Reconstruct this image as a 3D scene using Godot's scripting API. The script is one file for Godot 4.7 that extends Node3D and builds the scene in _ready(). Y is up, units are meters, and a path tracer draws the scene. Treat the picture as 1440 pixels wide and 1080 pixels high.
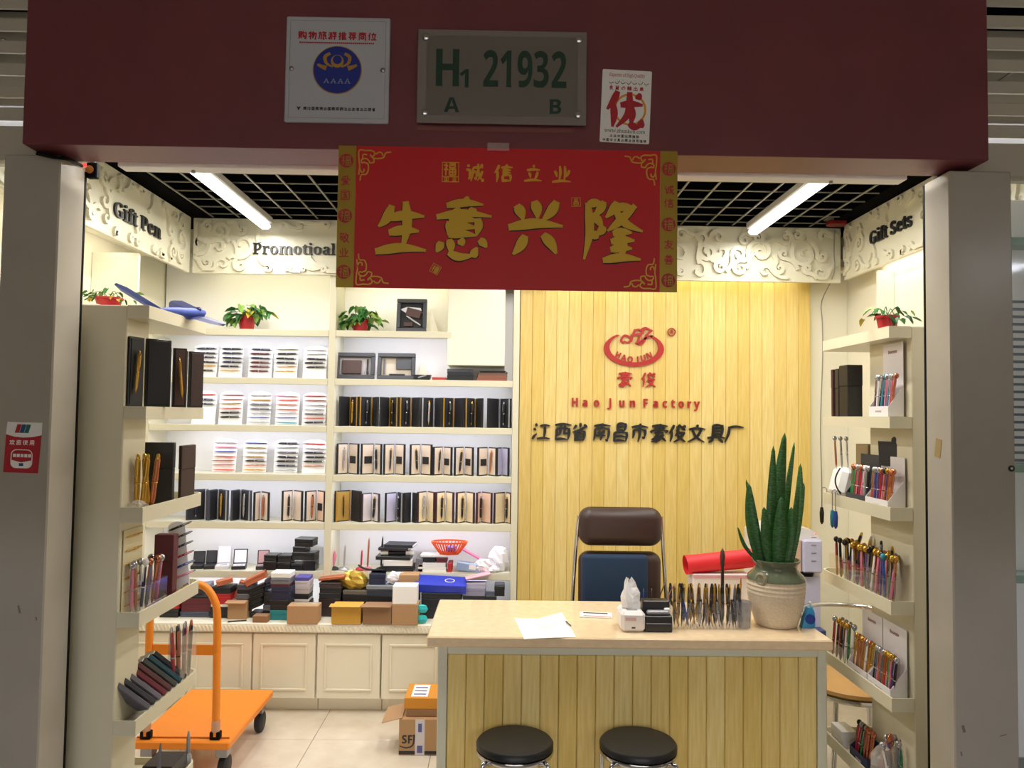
extends Node3D

# A pen and stationery shop booth seen from the market corridor. Metres, y up, the camera looks along -z.
var M := {}
var taken := {}
var cache := {}
var rng := RandomNumberGenerator.new()
const ORD := ["first", "second", "third", "fourth", "fifth", "sixth", "seventh", "eighth", "ninth", "tenth", "eleventh", "twelfth", "thirteenth", "fourteenth", "fifteenth", "sixteenth", "seventeenth", "eighteenth", "nineteenth", "twentieth", "twenty-first", "twenty-second", "twenty-third", "twenty-fourth", "twenty-fifth", "twenty-sixth", "twenty-seventh", "twenty-eighth", "twenty-ninth", "thirtieth"]
const WORD := {"k": "black", "n": "navy", "r": "red", "o": "orange-red", "g": "gold", "s": "silver", "b": "blue", "t": "teal", "p": "purple", "w": "white", "c": "copper", "m": "maroon", "y": "grey", "i": "pink", "e": "green"}
const TONE := {"k": "1b1b1e", "n": "1d2440", "r": "b5242b", "o": "d8563f", "g": "c79a3c", "s": "b9bac0", "b": "2b4da6", "t": "2c8fa3", "p": "5b3a78", "w": "e9e7e4", "c": "c97a58", "m": "5c1f29", "y": "6e6e76", "i": "d97a94", "e": "2f8a4b"}

# ---------------------------------------------------------------- nodes
func numbered(n: String) -> String:
	var k: int = taken.get(n, 0)
	taken[n] = k + 1
	return n if k == 0 else "%s_%03d" % [n, k]

func thing(called: String, label: String, category: String, at := Vector3.ZERO, group := "", kind := "") -> Node3D:
	var o := Node3D.new()
	return tagged(o, called, label, category, at, group, kind)

func tagged(o: Node3D, called: String, label: String, category: String, at := Vector3.ZERO, group := "", kind := "") -> Node3D:
	o.name = numbered(called)
	add_child(o)
	o.position = at
	if label:
		o.set_meta("label", label)
	if category:
		o.set_meta("category", category)
	if group:
		o.set_meta("group", group)
	if kind:
		o.set_meta("kind", kind)
	return o

func one(called: String, label: String, category: String, at: Vector3, s: SurfaceTool, m: Material, group := "", kind := "") -> MeshInstance3D:
	var o := MeshInstance3D.new()
	o.mesh = fin(s)
	o.material_override = m
	return tagged(o, called, label, category, at, group, kind)

func fin(s: SurfaceTool) -> ArrayMesh:
	s.generate_normals()
	s.index()
	return s.commit()

func part(p: Node3D, called: String, s, m: Material, at := Vector3.ZERO, label := "") -> MeshInstance3D:
	var o := MeshInstance3D.new()
	o.mesh = fin(s) if s is SurfaceTool else s
	o.material_override = m
	o.name = called
	o.position = at
	if label:
		o.set_meta("label", label)
	p.add_child(o, true)
	return o

func mat(n: String, hex: String, rough := 0.5, metal := 0.0) -> StandardMaterial3D:
	if M.has(n):
		return M[n]
	var m := StandardMaterial3D.new()
	m.resource_name = n
	m.albedo_color = Color(hex)
	m.roughness = rough
	m.metallic = metal
	M[n] = m
	return m

func tone(k: String, rough := 0.35) -> StandardMaterial3D:
	return mat("tone_%s_%d" % [k, roundi(rough * 100)], TONE[k], rough, 0.75 if k in ["g", "s", "c"] else 0.0)

func grain(freq: float, lo: String, hi: String, seed_: int, w := 256, octaves := 4) -> NoiseTexture2D:
	var t := NoiseTexture2D.new()
	var n := FastNoiseLite.new()
	n.seed = seed_
	n.frequency = freq
	n.fractal_octaves = octaves
	t.noise = n
	t.width = w
	t.height = w
	t.seamless = true
	var g := Gradient.new()
	g.set_color(0, Color(lo))
	g.set_color(1, Color(hi))
	t.color_ramp = g
	return t

func textured(n: String, hex: String, rough: float, tex: Texture2D, scale: Vector3) -> StandardMaterial3D:
	var m := mat(n, hex, rough)
	m.albedo_texture = tex
	m.uv1_triplanar = true
	m.uv1_world_triplanar = true
	m.uv1_scale = scale
	return m

func clear(n: String, hex: String, alpha: float, rough := 0.05) -> StandardMaterial3D:
	var m := mat(n, hex, rough)
	m.transparency = BaseMaterial3D.TRANSPARENCY_ALPHA
	m.albedo_color.a = alpha
	return m

func glow(n: String, hex: String, energy: float) -> StandardMaterial3D:
	var m := mat(n, hex, 0.5)
	m.emission_enabled = true
	m.emission = Color(hex)
	m.emission_energy_multiplier = energy
	return m

# ---------------------------------------------------------------- shapes
func S(smooth := false) -> SurfaceTool:
	var s := SurfaceTool.new()
	s.begin(Mesh.PRIMITIVE_TRIANGLES)
	s.set_smooth_group(0 if smooth else -1)
	return s

func tri(s: SurfaceTool, a: Vector3, b: Vector3, c: Vector3, out: Vector3) -> void:
	if (a - c).cross(a - b).dot(out) < 0.0:
		var t := b
		b = c
		c = t
	s.add_vertex(a)
	s.add_vertex(b)
	s.add_vertex(c)

func quad(s: SurfaceTool, a: Vector3, b: Vector3, c: Vector3, d: Vector3, out: Vector3) -> void:
	tri(s, a, b, c, out)
	tri(s, a, c, d, out)

func cb(s: SurfaceTool, c: Vector3, z: Vector3, b := 0.002, t := Basis()) -> void:
	# a box of size z about c with chamfered edges of width b, turned by t
	var h := z / 2.0
	b = minf(b, minf(h.x, minf(h.y, h.z)) * 0.7)
	if b <= 0.0:
		for ax in 3:
			for sg in [-1.0, 1.0]:
				var n := Vector3.ZERO
				n[ax] = sg
				var u := Vector3.ZERO
				u[(ax + 1) % 3] = h[(ax + 1) % 3]
				var v := Vector3.ZERO
				v[(ax + 2) % 3] = h[(ax + 2) % 3]
				var o := n * h[ax]
				quad(s, c + t * (o - u - v), c + t * (o + u - v), c + t * (o + u + v), c + t * (o - u + v), t * n)
		return
	var i := h - Vector3(b, b, b)
	for ax in 3:
		var p := (ax + 1) % 3
		var q := (ax + 2) % 3
		for sg in [-1.0, 1.0]:
			var n := Vector3.ZERO
			n[ax] = sg
			var pts := []
			for uv in [[-1, -1], [1, -1], [1, 1], [-1, 1]]:
				var v := Vector3.ZERO
				v[ax] = sg * h[ax]
				v[p] = uv[0] * i[p]
				v[q] = uv[1] * i[q]
				pts.append(c + t * v)
			quad(s, pts[0], pts[1], pts[2], pts[3], t * n)
		for s1 in [-1.0, 1.0]:
			for s2 in [-1.0, 1.0]:
				var e := []
				for w in [[h[p], i[q], -1.0], [h[p], i[q], 1.0], [i[p], h[q], 1.0], [i[p], h[q], -1.0]]:
					var v := Vector3.ZERO
					v[p] = s1 * w[0]
					v[q] = s2 * w[1]
					v[ax] = w[2] * i[ax]
					e.append(c + t * v)
				var n := Vector3.ZERO
				n[p] = s1
				n[q] = s2
				quad(s, e[0], e[1], e[2], e[3], t * n)
	for sx in [-1.0, 1.0]:
		for sy in [-1.0, 1.0]:
			for sz in [-1.0, 1.0]:
				var g := Vector3(sx, sy, sz)
				tri(s, c + t * (g * Vector3(h.x, i.y, i.z)), c + t * (g * Vector3(i.x, h.y, i.z)), c + t * (g * Vector3(i.x, i.y, h.z)), t * g)

func bx(c: Vector3, z: Vector3, b := 0.002, t := Basis()) -> SurfaceTool:
	var s := S()
	cb(s, c, z, b, t)
	return s

func span(x0: float, x1: float, y0: float, y1: float, z0: float, z1: float, b := 0.002) -> SurfaceTool:
	return bx(Vector3(x0 + x1, y0 + y1, z0 + z1) / 2.0, Vector3(absf(x1 - x0), absf(y1 - y0), absf(z1 - z0)), b)

func lathe(s: SurfaceTool, prof: Array, c := Vector3.ZERO, seg := 20, t := Basis(), squash := 1.0) -> void:
	# prof: Vector2(radius, height) from bottom to top
	var g := 1
	for k in prof.size() - 1:
		var a: Vector2 = prof[k]
		var b: Vector2 = prof[k + 1]
		if k > 0:
			var p: Vector2 = prof[k - 1]
			if absf((a - p).angle_to(b - a)) > 0.75:
				g += 1
		s.set_smooth_group(g)
		var n2 := Vector2((b - a).y, -(b - a).x)
		for j in seg:
			var u := TAU * j / seg
			var v := TAU * (j + 1) / seg
			var m := (u + v) / 2.0
			var pa := c + t * Vector3(cos(u) * a.x, a.y, sin(u) * a.x * squash)
			var pb := c + t * Vector3(cos(v) * a.x, a.y, sin(v) * a.x * squash)
			var pc := c + t * Vector3(cos(v) * b.x, b.y, sin(v) * b.x * squash)
			var pd := c + t * Vector3(cos(u) * b.x, b.y, sin(u) * b.x * squash)
			var o := t * Vector3(cos(m) * n2.x, n2.y, sin(m) * n2.x)
			if a.x > 1e-6:
				tri(s, pa, pb, pc if b.x > 1e-6 else pd, o)
			if b.x > 1e-6:
				tri(s, pa, pc, pd, o)
	s.set_smooth_group(-1)

func lat(prof: Array, seg := 20, c := Vector3.ZERO, t := Basis(), squash := 1.0) -> SurfaceTool:
	var s := S()
	lathe(s, prof, c, seg, t, squash)
	return s

func tube(s: SurfaceTool, pts: Array, r, seg := 8) -> void:
	# r: one radius or one per point
	var rings := []
	var up := Vector3.ZERO
	for k in pts.size():
		var d: Vector3 = (pts[mini(k + 1, pts.size() - 1)] - pts[maxi(k - 1, 0)]).normalized()
		if up == Vector3.ZERO:
			up = d.cross(Vector3(0.31, 0.2, 0.93)).normalized()
		up = (up - d * up.dot(d)).normalized()
		var w := d.cross(up)
		var rad: float = r[k] if r is Array else r
		var ring := []
		for j in seg:
			var a := TAU * j / seg
			ring.append(pts[k] + (up * cos(a) + w * sin(a)) * rad)
		rings.append(ring)
	s.set_smooth_group(1)
	for k in pts.size() - 1:
		for j in seg:
			var n := (j + 1) % seg
			quad(s, rings[k][j], rings[k][n], rings[k + 1][n], rings[k + 1][j], (rings[k][j] + rings[k][n]) / 2.0 - pts[k] + (rings[k + 1][j] - pts[k + 1]))
	s.set_smooth_group(-1)
	for e in [0, pts.size() - 1]:
		var o: Vector3 = pts[0] - pts[1] if e == 0 else pts[-1] - pts[-2]
		for j in range(1, seg - 1):
			tri(s, rings[e][0], rings[e][j], rings[e][j + 1], o)

func curve(pts: Array, n := 5) -> Array:
	# Catmull-Rom through the points
	var out := []
	for k in pts.size() - 1:
		var p0 = pts[maxi(k - 1, 0)]
		var p1 = pts[k]
		var p2 = pts[k + 1]
		var p3 = pts[mini(k + 2, pts.size() - 1)]
		for j in n:
			var t := float(j) / n
			out.append(0.5 * (2.0 * p1 + (p2 - p0) * t + (2.0 * p0 - 5.0 * p1 + 4.0 * p2 - p3) * t * t + (3.0 * p1 - p0 - 3.0 * p2 + p3) * t * t * t))
	out.append(pts[-1])
	return out

func slab(s: SurfaceTool, poly: PackedVector2Array, z0: float, z1: float, t := Transform3D()) -> void:
	# a polygon in the xy plane given thickness from z0 to z1
	var ids := Geometry2D.triangulate_polygon(poly)
	for k in range(0, ids.size(), 3):
		for e in [[z0, -1.0], [z1, 1.0]]:
			var p := []
			for j in 3:
				p.append(t * Vector3(poly[ids[k + j]].x, poly[ids[k + j]].y, e[0]))
			tri(s, p[0], p[1], p[2], t.basis * Vector3(0, 0, e[1]))
	var cw := Geometry2D.is_polygon_clockwise(poly)
	for k in poly.size():
		var a := poly[k]
		var b := poly[(k + 1) % poly.size()]
		var n := Vector3((b - a).y, -(b - a).x, 0)
		if cw:
			n = -n
		quad(s, t * Vector3(a.x, a.y, z0), t * Vector3(b.x, b.y, z0), t * Vector3(b.x, b.y, z1), t * Vector3(a.x, a.y, z1), t.basis * n)

const FLAT := Transform3D(Vector3(1, 0, 0), Vector3(0, 0, -1), Vector3(0, 1, 0), Vector3.ZERO)  # polygon (x, depth) laid flat, thickness upwards

func ribbon(s: SurfaceTool, pts: Array, w0: float, w1: float, z0: float, z1: float, bulge := 0.0) -> void:
	# a flat brush stroke along 2D points, widths from w0 to w1 (half at the ends if bulge), given thickness
	var l := []
	var r := []
	for k in pts.size():
		var d: Vector2 = (pts[mini(k + 1, pts.size() - 1)] - pts[maxi(k - 1, 0)]).normalized()
		var t := float(k) / maxf(1.0, pts.size() - 1)
		var w := lerpf(w0, w1, t) * (1.0 - bulge + bulge * sin(PI * clampf(t, 0.08, 0.92))) / 2.0
		var n := Vector2(-d.y, d.x) * w
		l.append(pts[k] + n)
		r.append(pts[k] - n)
	for k in pts.size() - 1:
		var f := func(v: Vector2, z: float) -> Vector3: return Vector3(v.x, v.y, z)
		quad(s, f.call(l[k], z1), f.call(l[k + 1], z1), f.call(r[k + 1], z1), f.call(r[k], z1), Vector3(0, 0, 1))
		var n: Vector2 = l[k] - r[k]
		quad(s, f.call(l[k], z0), f.call(l[k + 1], z0), f.call(l[k + 1], z1), f.call(l[k], z1), f.call(n, 0.0))
		quad(s, f.call(r[k], z0), f.call(r[k + 1], z0), f.call(r[k + 1], z1), f.call(r[k], z1), f.call(-n, 0.0))
	for e in [0, pts.size() - 1]:
		var o: Vector2 = pts[0] - pts[1] if e == 0 else pts[-1] - pts[-2]
		quad(s, Vector3(l[e].x, l[e].y, z0), Vector3(r[e].x, r[e].y, z0), Vector3(r[e].x, r[e].y, z1), Vector3(l[e].x, l[e].y, z1), Vector3(o.x, o.y, 0))

func wall(s: SurfaceTool, pts: Array, y0: float, y1: float, th: float) -> void:
	# an upright rim of thickness th along plan points Vector2(x, z); the thickness lies on the left of the path
	var inn := []
	for k in pts.size():
		var d: Vector2 = (pts[mini(k + 1, pts.size() - 1)] - pts[maxi(k - 1, 0)]).normalized()
		inn.append(pts[k] + Vector2(d.y, -d.x) * th)
	var f := func(v: Vector2, y: float) -> Vector3: return Vector3(v.x, y, v.y)
	for k in pts.size() - 1:
		var n: Vector2 = pts[k] - inn[k]
		quad(s, f.call(pts[k], y0), f.call(pts[k + 1], y0), f.call(pts[k + 1], y1), f.call(pts[k], y1), f.call(n, 0.0))
		quad(s, f.call(inn[k], y0), f.call(inn[k + 1], y0), f.call(inn[k + 1], y1), f.call(inn[k], y1), f.call(-n, 0.0))
		quad(s, f.call(pts[k], y1), f.call(pts[k + 1], y1), f.call(inn[k + 1], y1), f.call(inn[k], y1), Vector3.UP)
		quad(s, f.call(pts[k], y0), f.call(pts[k + 1], y0), f.call(inn[k + 1], y0), f.call(inn[k], y0), Vector3.DOWN)
	for e in [0, pts.size() - 1]:
		var o: Vector2 = pts[0] - pts[1] if e == 0 else pts[-1] - pts[-2]
		quad(s, f.call(pts[e], y0), f.call(inn[e], y0), f.call(inn[e], y1), f.call(pts[e], y1), f.call(o, 0.0))

func disc(r: float, n := 24, sq := 1.0) -> PackedVector2Array:
	var p := PackedVector2Array()
	for k in n:
		p.append(Vector2(cos(TAU * k / n) * r, sin(TAU * k / n) * r * sq))
	return p

func rrect(w: float, h: float, r: float, n := 4) -> PackedVector2Array:
	var p := PackedVector2Array()
	for q in 4:
		var c := Vector2([1, -1, -1, 1][q] * (w / 2 - r), [1, 1, -1, -1][q] * (h / 2 - r))
		for k in n + 1:
			var a := PI / 2 * (q + float(k) / n)
			p.append(c + Vector2(cos(a), sin(a)) * r)
	return p

# ---------------------------------------------------------------- writing
# Chinese characters as brush strokes on a 100 x 100 grid: each stroke a chain of xxyy points, y downwards
const GLYPH := {
	"生": "3012-2235-1048 2534-8530 5205-5288 2858-7855 0890-9287",
	"意": "4804-5412 2216-7814 3620-4030 6419-5830 0834-9232 2840-2862 2840-7239-7162 2851-7150 2862-7162 1872-1288 3068-3490-4895-7092-7480 4668-5278 7668-8880",
	"兴": "1815-3038 4508-5235 8008-6038 0850-9247 3562-1892 6260-8590",
	"隆": "1210-1295 1212-3411-2230-3648-2858-1654 5508-4032 5218-8016-6038-4452 5422-7040-9652 5256-8054 5068-8566 6656-6696 5080-8278 4096-9694",
	"诚": "1210-2220 0835-2434-2478-3868 4025-9023 4025-4055-3492 4245-6044-5878-5072 6505-7055-9290-9478 8840-6588 7808-8818",
	"信": "2608-0648 1835-1894 6006-6614 3622-9420 4435-8634 4448-8647 4660-4692 4660-8459-8490 4688-8487",
	"立": "4806-5418 1832-8430 3042-3870 7238-5880 0886-9484",
	"业": "3808-3884 6208-6284 1432-2664 8628-7262 0488-9686",
	"爱": "7806-2214 2022-2834 4618-5032 7616-6832 1040-1054 1040-9038-8650 2054-7853 4054-3478-1094 3864-7263-5682-2896 4468-9294",
	"国": "1212-1294 1212-8811-8894 1290-8890 2828-7227 3048-7047 2672-7471 5028-5072 6056-6664",
	"敬": "0814-5413 2004-2024 4004-4024 1828-0852 1436-5035-4884-4078 1848-1872 1848-3647-3672 1870-3670 7004-5444 6424-9423 8424-7862-4896 5836-7270-9896",
	"友": "0828-9426 4404-3850-0692 3646-7845-6070-2096 3658-6280-9696",
	"善": "3404-4018 6604-6018 1820-8219 2032-8031 0846-9445 5020-5046 3450-3858 6850-6258 0862-9461 2670-2694 2670-7469-7494 2692-7492",
	"福": "2002-2610 0420-3219-0858 2036-2098 2846-3656 4608-9608 5020-5040 5020-9020-9040 5040-9040 4850-4896 4850-9450-9496 4872-9472 7250-7296 4896-9496",
	"豪": "4802-5210 1014-9213 3020-3032 3020-7019-7032 3032-7032 0838-0850 0838-9237-8648 2850-7449 5050-2870 4258-5680-4494-3688 4666-1484 4876-1696 7656-5872 5266-9292",
	"俊": "2606-0448 1636-1694 5804-4418-8016 7608-8820 5424-4038 7024-8834 5636-3862 5050-8448-6278-3496 5060-7078-9694",
	"江": "1210-2420 0634-2044 0690-2660 3820-9018 6420-6486 3088-9886",
	"西": "0814-9413 1834-1892 1834-8433-8492 4014-3858-2868 6014-6058-8058 1890-8490",
	"省": "5002-5028 3012-1634 7010-8826 7822-1450 3046-3096 3046-7646-7696 3062-7662 3076-7676 3092-7692",
	"南": "0816-9415 5002-5030 1432-1494 1432-8631-8692-7686 3640-4250 6438-5850 3054-7053 2668-7467 5054-5092",
	"昌": "3004-3040 3004-7004-7040 3022-7022 3040-7040 1850-1896 1850-8250-8296 1872-8272 1894-8294",
	"市": "4802-5412 0820-9419 2036-2080 2036-8035-8076-7070 5022-5098",
	"文": "4604-5416 0828-9426 7428-5268-0894 2630-5068-9694",
	"具": "2606-2670 2606-7406-7470 2622-7422 2638-7438 2654-7454 0472-9671 3476-1296 6476-8896",
	"厂": "1416-9614 2016-1850-0494",
	"购": "1010-1064 1010-4009-4064 2520-2450-0690 2862-4286 6004-4640 5622-9421-8890-7282 6838-5666-8264 7654-8674",
	"物": "1612-0638 1226-4625 2804-2896 0666-4654 6004-4640 5424-9423-8492-7686 6424-4664 7824-5084",
	"旅": "2004-2612 0420-4619 1820-1660-0492 1838-4037-3688-2880 6402-5020 5814-9613 8826-5836 6036-5892-7484 7032-8468-9890 9444-7858",
	"游": "0810-1620 0434-1244 0488-1862 3004-3412 2020-5219 2820-2660-1894 2838-4437-4088-3482 6802-5624 6414-9813 6030-9029-7644 7644-7690-6884 5458-9857",
	"推": "0626-3624 2204-2292-1284 0460-3848 5404-4234 4826-4896 6804-7614 4826-9625 4846-9245 4866-9265 4888-9887 7026-7088",
	"荐": "0614-9413 3004-3024 6804-6824 1434-9033 4626-0872 2858-2896 4648-8247-6658 6458-6492-5486 3870-9669",
	"商": "4802-5210 0814-9413 3418-3828 6618-6028 1430-1496 1430-8630-8694-7888 4034-3048 5834-7046 3456-3482 3456-6656-6682 3480-6680",
	"位": "2606-0648 1634-1696 6006-6618 4028-9427 5040-5674 8436-7280 3690-9888",
	"优": "3005-0552 2038-2096 3840-9438 6006-5860-3096 6644-6688-7694-9290-9474 7812-8824",
	"中": "1830-1866 1830-8230-8266 1866-8266 5004-5098",
	"出": "5004-5090 2016-2046-8046-8016 1056-1092-9092-9056",
	"良": "4804-5412 2814-2894-4284 2814-7614-7652 2832-7632 2852-7652 7060-5470 4056-9694",
	"質": "1008-4408 1826-4426 5208-9008 6026-9026 2436-2480 2436-7636-7680 2450-7650 2464-7664 2480-7680 3684-1498 6484-8898",
	"の": "5216-3284-1260-3022-7416-9250-6288",
	"輸": "0416-4416 0828-0860 0828-4028-4060 0844-4044 0860-4060 0276-4676 2404-2498 7002-5028 7002-9628 6030-8230 5440-5496 5440-7040-7096 5464-7064 8040-8080 9036-9096",
	"業": "3404-3420 6404-6420 1822-8222 3026-3634 7026-6434 1038-9038 2050-7850 1062-9062 5038-5098 4664-1092 5464-9092",
	"欢": "0620-4019-2860-0490 0830-4278 6404-5036 5624-9423-8438 7030-6664-4496 6854-9696",
	"迎": "1206-2016 0432-2031-1870-0488-4690-9892 5206-3614-3664-5656 6012-6080 6012-8812-8866-7860",
	"使": "2606-0448 1636-1694 3616-9615 4430-4454 4430-8830-8854 4454-8854 6604-6464-3696 4464-9694",
	"用": "2008-1860-0694 2008-8408-8494-7488 2034-8434 2060-8460 5008-5094",
}

func glyph(s: SurfaceTool, ch: String, o: Vector2, size: float, z0: float, z1: float, heavy := 0.13, brush := 0.45, slant := 0.0) -> void:
	var k := 0
	for st in GLYPH[ch].split(" "):
		var pts := []
		for q in st.split("-"):
			var x := float(q.substr(0, 2)) / 100.0
			var y := 1.0 - float(q.substr(2, 2)) / 100.0
			pts.append(o + Vector2(x + slant * (y - 0.5), y) * size)
		# a sharp turn starts a new brush stroke
		var runs := [[pts[0]]]
		for i in range(1, pts.size()):
			runs[-1].append(pts[i])
			if i < pts.size() - 1 and absf((pts[i] - pts[i - 1]).angle_to(pts[i + 1] - pts[i])) > 0.9:
				runs.append([pts[i] - (pts[i + 1] - pts[i]).normalized() * heavy * size * 0.3])
		for run in runs:
			var c: Array = curve(run, 7) if run.size() > 2 else curve([run[0], run[0].lerp(run[1], 0.5) + (run[1] - run[0]).rotated(PI / 2) * 0.07 * brush, run[1]], 7)
			var w := heavy * size
			ribbon(s, c, w * (1.0 + 0.35 * brush), w * (1.0 - 0.5 * brush), z0, z1 + k * 0.00008, brush * (0.45 if brush < 0.7 else 0.72))
			k += 1

func words(p: Node3D, called: String, t: String, font: String, bold: bool, cap: float, at: Vector3, m: Material, depth := 0.002, sx := 1.0, spacing := 0.0) -> MeshInstance3D:
	var f := SystemFont.new()
	f.font_names = PackedStringArray([font])
	f.font_weight = 700 if bold else 400
	var face: Font = f
	if spacing != 0.0:
		var v := FontVariation.new()
		v.base_font = f
		v.spacing_glyph = int(spacing)
		face = v
	var t3 := TextMesh.new()
	t3.text = t
	t3.font = face
	t3.font_size = 48
	t3.pixel_size = cap / (0.714 * 48.0)
	t3.depth = depth
	t3.curve_step = 2.0
	var o := part(p, called, t3, m, at)
	o.scale.x = sx
	return o

# ---------------------------------------------------------------- scene
func _ready() -> void:
	rng.seed = 20240611
	var cam := Camera3D.new()
	cam.name = "camera"
	add_child(cam)
	cam.fov = 53.13
	cam.position = Vector3(0, 1.62, 0)
	cam.rotation_degrees = Vector3(2.39, -0.69, 0.75)
	cam.near = 0.05
	cam.current = true
	var we := WorldEnvironment.new()
	we.name = "surroundings"
	var env := Environment.new()
	env.background_mode = Environment.BG_COLOR
	env.background_color = Color(0.0, 0.0, 0.0)
	env.tonemap_mode = Environment.TONE_MAPPER_LINEAR
	env.tonemap_exposure = 1.3
	env.sdfgi_enabled = true
	env.ssao_enabled = true
	env.ssil_enabled = true
	we.environment = env
	add_child(we)
	lights()
	materials()
	room()
	facade()
	ceiling_grid()
	back_wall()
	fascias()
	side_walls()
	tube_lamps()
	counter()
	stands()
	header_signs()
	banner()
	wall_sign()
	shelf_goods()
	ledge_goods()
	stand_goods()
	counter_goods()
	floor_goods()
	plants()

func strip_light(called: String, at: Vector3, size: Vector2, towards: Vector3, energy: float, tint := "f4f6ff", side := Vector3.RIGHT) -> void:
	var l := AreaLight3D.new()
	l.name = numbered(called)
	add_child(l)
	l.area_size = size
	l.light_energy = energy
	l.light_color = Color(tint)
	l.area_range = 12.0
	l.area_attenuation = 2.0
	l.shadow_enabled = true
	var z := -towards.normalized()
	var x := (side - z * side.dot(z)).normalized()
	l.transform = Transform3D(Basis(x, z.cross(x), z), at)

const BOARD := [2.101, 1.822, 1.549, 1.27, 0.996, 0.719]  # tops of the shelf boards on the back wall
const LEDGE := 0.487

func lights() -> void:
	# ceiling tubes: two in view, three more behind the header and the banner
	for q in TUBES:
		strip_light("tube_light", Vector3(q.x, 2.645, q.z), Vector2(0.05, 1.0 if q.z < -3.0 else 0.8), Vector3.DOWN, E_TUBE * (0.72 if absf(q.x) > 1.0 else 1.2), "fffaf2")
	# strips under every shelf board of the back wall
	for k in 6:
		strip_light("shelf_light", Vector3(-1.45, BOARD[k] - 0.0265, -4.4525), Vector2(0.9, 0.012), Vector3(0, -1, -0.45), E_SHELF, "eef0ff")
		var w := 0.62 if k == 0 else 0.95
		strip_light("shelf_light", Vector3(-0.62 if k == 0 else -0.455, BOARD[k] - 0.0265, -4.4525), Vector2(w, 0.012), Vector3(0, -1, -0.45), E_SHELF * w / 0.9, "eef0ff")
	# tubes hidden behind the fascia boards
	strip_light("cove_light", Vector3(-1.42, 2.47, -4.475), Vector2(0.75, 0.02), Vector3(0, -1, -0.5), E_COVE, "fff4c4")
	strip_light("cove_light", Vector3(-0.62, 2.47, -4.475), Vector2(0.6, 0.02), Vector3(0, -1, -0.5), E_COVE, "fff4c4")
	strip_light("cove_light", Vector3(0.98, 2.47, -4.475), Vector2(1.5, 0.02), Vector3(0, -1, -0.35), E_COVE * 1.6, "fff1c0")
	strip_light("cove_light", Vector3(-1.9, 2.47, -3.3), Vector2(1.4, 0.02), Vector3(-0.5, -1, 0), E_COVE * 1.7, "fff6e4", Vector3.BACK)
	strip_light("cove_light", Vector3(2.03, 2.47, -3.4), Vector2(1.5, 0.02), Vector3(0.2, -1, 0), E_COVE * 1.7, "fff6e4", Vector3.BACK)
	# the lit shop across the corridor
	for x in [-1.2, 1.4]:
		strip_light("opposite_light", Vector3(x, 2.58, 4.35), Vector2(1.2, 0.12), Vector3.DOWN, E_OPP, "eceeff")
	strip_light("corridor_light", Vector3(4.9, 3.17, 3.2), Vector2(0.6, 0.6), Vector3.DOWN, 1.2, "eceeff")

const TUBES := [Vector3(-1.354, 2.74, -3.80), Vector3(1.40, 2.74, -3.75), Vector3(-0.9, 2.74, -2.81), Vector3(0.95, 2.74, -2.81), Vector3(0.05, 2.74, -3.45)]
const E_TUBE := 1.1
const E_SHELF := 0.118
const E_COVE := 0.075
const E_OPP := 8.6

func materials() -> void:
	mat("cream", "dcd8c0", 0.32)
	mat("white_back", "f4f4f6", 0.3)
	mat("cream_wall", "f1edda", 0.3)
	mat("cabinet", "ebe3cb", 0.38)
	mat("black", "0c0c0d", 0.6).metallic_specular = 0.25
	mat("void_black", "060607", 0.9).metallic_specular = 0.1
	mat("ceiling_black", "08080a", 0.8).metallic_specular = 0.1
	mat("chrome", "c8c8cc", 0.14, 1.0)
	mat("steel", "9a9aa0", 0.3, 0.9)
	mat("grid_metal", "8b897e", 0.4, 0.4)
	textured("burgundy", "783a42", 0.42, grain(0.02, "e8e8e8", "ffffff", 5), Vector3(0.6, 0.6, 0.6))
	textured("pillar", "b4ada0", 0.2, grain(0.012, "f2f2f2", "ffffff", 9), Vector3(0.7, 0.7, 0.7))
	mat("corridor_wall", "bcb5a4", 0.6)
	textured("floor_tile", "e6dccb", 0.16, grain(0.02, "f0ece6", "ffffff", 3), Vector3(1.1, 1.1, 1.1))
	mat("grout", "8f867a", 0.8)
	var wood := grain(0.018, "efe6c8", "ffffff", 21, 512)
	for k in 4:
		textured("plank_%d" % k, ["eed58c", "f1da94", "ead080", "f2de9c"][k], 0.4, wood, Vector3(7.0, 0.45, 7.0))
	var stone := grain(0.03, "e9d8bc", "f6e8d0", 33, 512, 5)
	textured("stone", "fbf0de", 0.13, stone, Vector3(1.4, 2.2, 1.4))
	mat("counter_frame", "d8d8c2", 0.35)
	mat("red_letter", "b3221f", 0.4)
	mat("black_letter", "17171a", 0.35)
	mat("kraft", "b08a62", 0.75)
	mat("kraft_dark", "94704e", 0.78)
	mat("paper", "f0eeea", 0.7)
	clear("acrylic", "eef4f6", 0.02)
	clear("glass", "dff0ea", 0.08)
	glow("lamp_face", "ffffff", 1.6)
	glow("led_face", "f2f4ff", 1.5)
	mat("leather_black", "1a1a1c", 0.42)

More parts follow.
